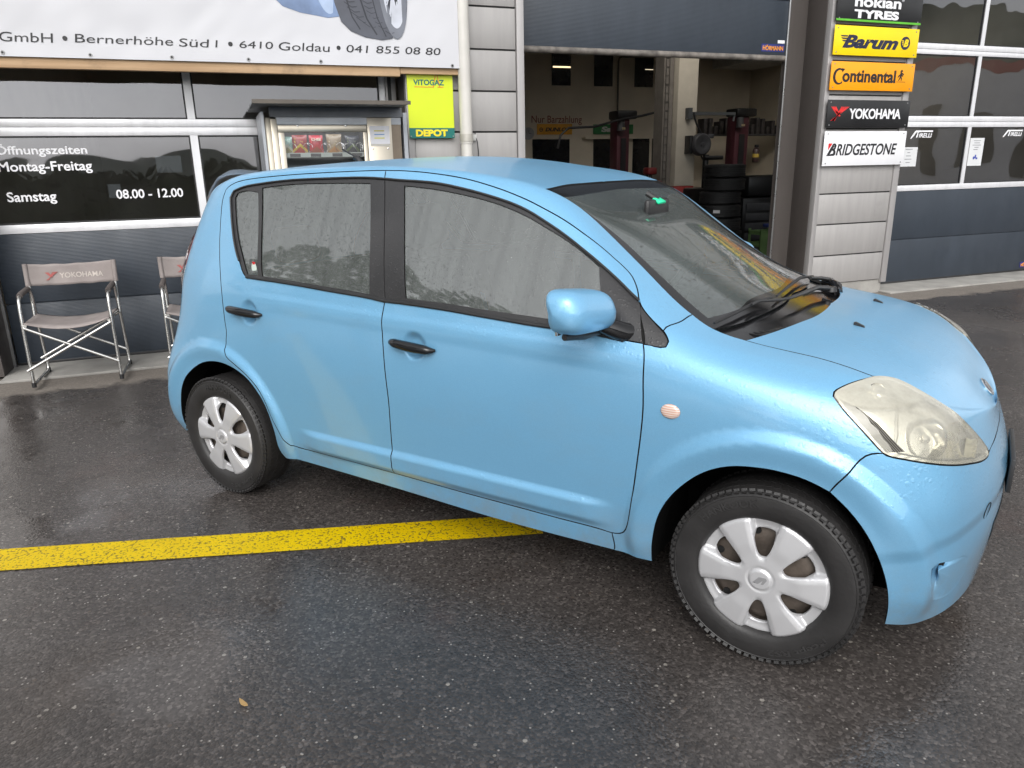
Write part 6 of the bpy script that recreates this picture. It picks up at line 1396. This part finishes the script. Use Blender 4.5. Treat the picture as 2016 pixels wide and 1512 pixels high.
def ring_text(s, r, a_mid, mat, parent, hgt=.024, span=.5, y=-.0945):
    me = text_mesh(s, .02); co = np.empty(len(me.vertices) * 3); me.vertices.foreach_get('co', co); co = co.reshape(-1, 3); lo, hi = co.min(0), co.max(0)
    t = (co[:, 0] - lo[0]) / (hi[0] - lo[0]) - .5; h = (co[:, 1] - lo[1]) / (hi[1] - lo[1]) - .5; rad = r + h * hgt; ang = a_mid - t * span
    out = np.stack([rad * np.cos(ang), y - .0022 * (co[:, 2] - lo[2]) / max(1e-6, hi[2] - lo[2]), rad * np.sin(ang)], 1); me.vertices.foreach_set('co', out.ravel()); me.update(); return link('sidewall_lettering', me, mat, parent)
EMB = M('tyre_emboss', (.035, .034, .034), .4)
protos = {}
def wheel(x, s, rot):
    w = bpy.data.objects.new('wheel', None); COL.objects.link(w); w.parent = car; w.location = (x, s * .7235, .285); w.rotation_euler = (0, 0, math.pi if s > 0 else 0); w.empty_display_size = .1
    if not protos:
        ob = tyre_mesh().build('tyre', TY); protos['t'] = ob.data; bpy.data.objects.remove(ob)
        me = bpy.data.meshes.new('hubcap'); me.from_pydata((capV + [0, -.080, 0]).tolist(), [], capF.tolist()); me.update()
        bm = bmesh.new(); bm.from_mesh(me); bmesh.ops.recalc_face_normals(bm, faces=bm.faces)
        for f in bm.faces: f.smooth = True
        # fold every free edge inwards so the plastic has depth
        be = [e for e in bm.edges if e.is_boundary]; rx = bmesh.ops.extrude_edge_only(bm, edges=be)
        for v in [g for g in rx['geom'] if isinstance(g, bmesh.types.BMVert)]: v.co.y += .012; v.co.x *= .995; v.co.z *= .995
        bm.to_mesh(me); bm.free(); protos['c'] = me; me.materials.append(CAPD.m)
        m = MB(); m.lathe([(.19, -.058), (.178, -.05), (.172, -.03), (.168, -.025), (.150, -.045), (.125, -.052), (.10, -.050), (.07, -.045), (.05, -.05), (0, -.05)], 60, 'Y'); 
        for k in range(12): a = 2 * math.pi * k / 12 + .2; m.lathe([(0, -.0545), (.011, -.0545), (.011, -.05)], 12, 'Y', center=(.138 * math.cos(a), 0, .138 * math.sin(a)), mi=1)
        ob = m.build('rim', [STEELW, GAPB]); protos['r'] = ob.data; bpy.data.objects.remove(ob)
        m = MB(); m.prism([(-.020, -.011), (-.004, -.012), (.009, .002), (.004, -.012), (.011, -.011), (.021, .006), (.017, .012), (-.003, .011)], lambda x, z: (x, -.0985, z), (0, -.0022, 0)); ob = m.build('cap_mark', M('cap_mark_grey', (.34, .34, .35), .3, .4)); protos['m'] = ob.data; bpy.data.objects.remove(ob)
    for nm, k, rt in (('tyre', 't', rot * 2), ('rim', 'r', rot), ('hubcap', 'c', rot), ('centre_emblem', 'm', 0)):
        o = bpy.data.objects.new(nm, protos[k]); COL.objects.link(o); o.parent = w; o.rotation_euler = (0, rt, 0)
    return w
wr = wheel(-2.43, -1, R(2)); wf = wheel(0, -1, R(0)); wheel(-2.43, 1, 0); wheel(0, 1, 0)
ring_text('HANKOOK', .237, R(86), EMB, wr, span=.78); ring_text('i*cept RS2', .235, R(-62), EMB, wr, span=.8); ring_text('HANKOOK', .237, R(118), EMB, wf, span=.78); ring_text('i*cept RS2', .235, R(-58), EMB, wf, span=.8)
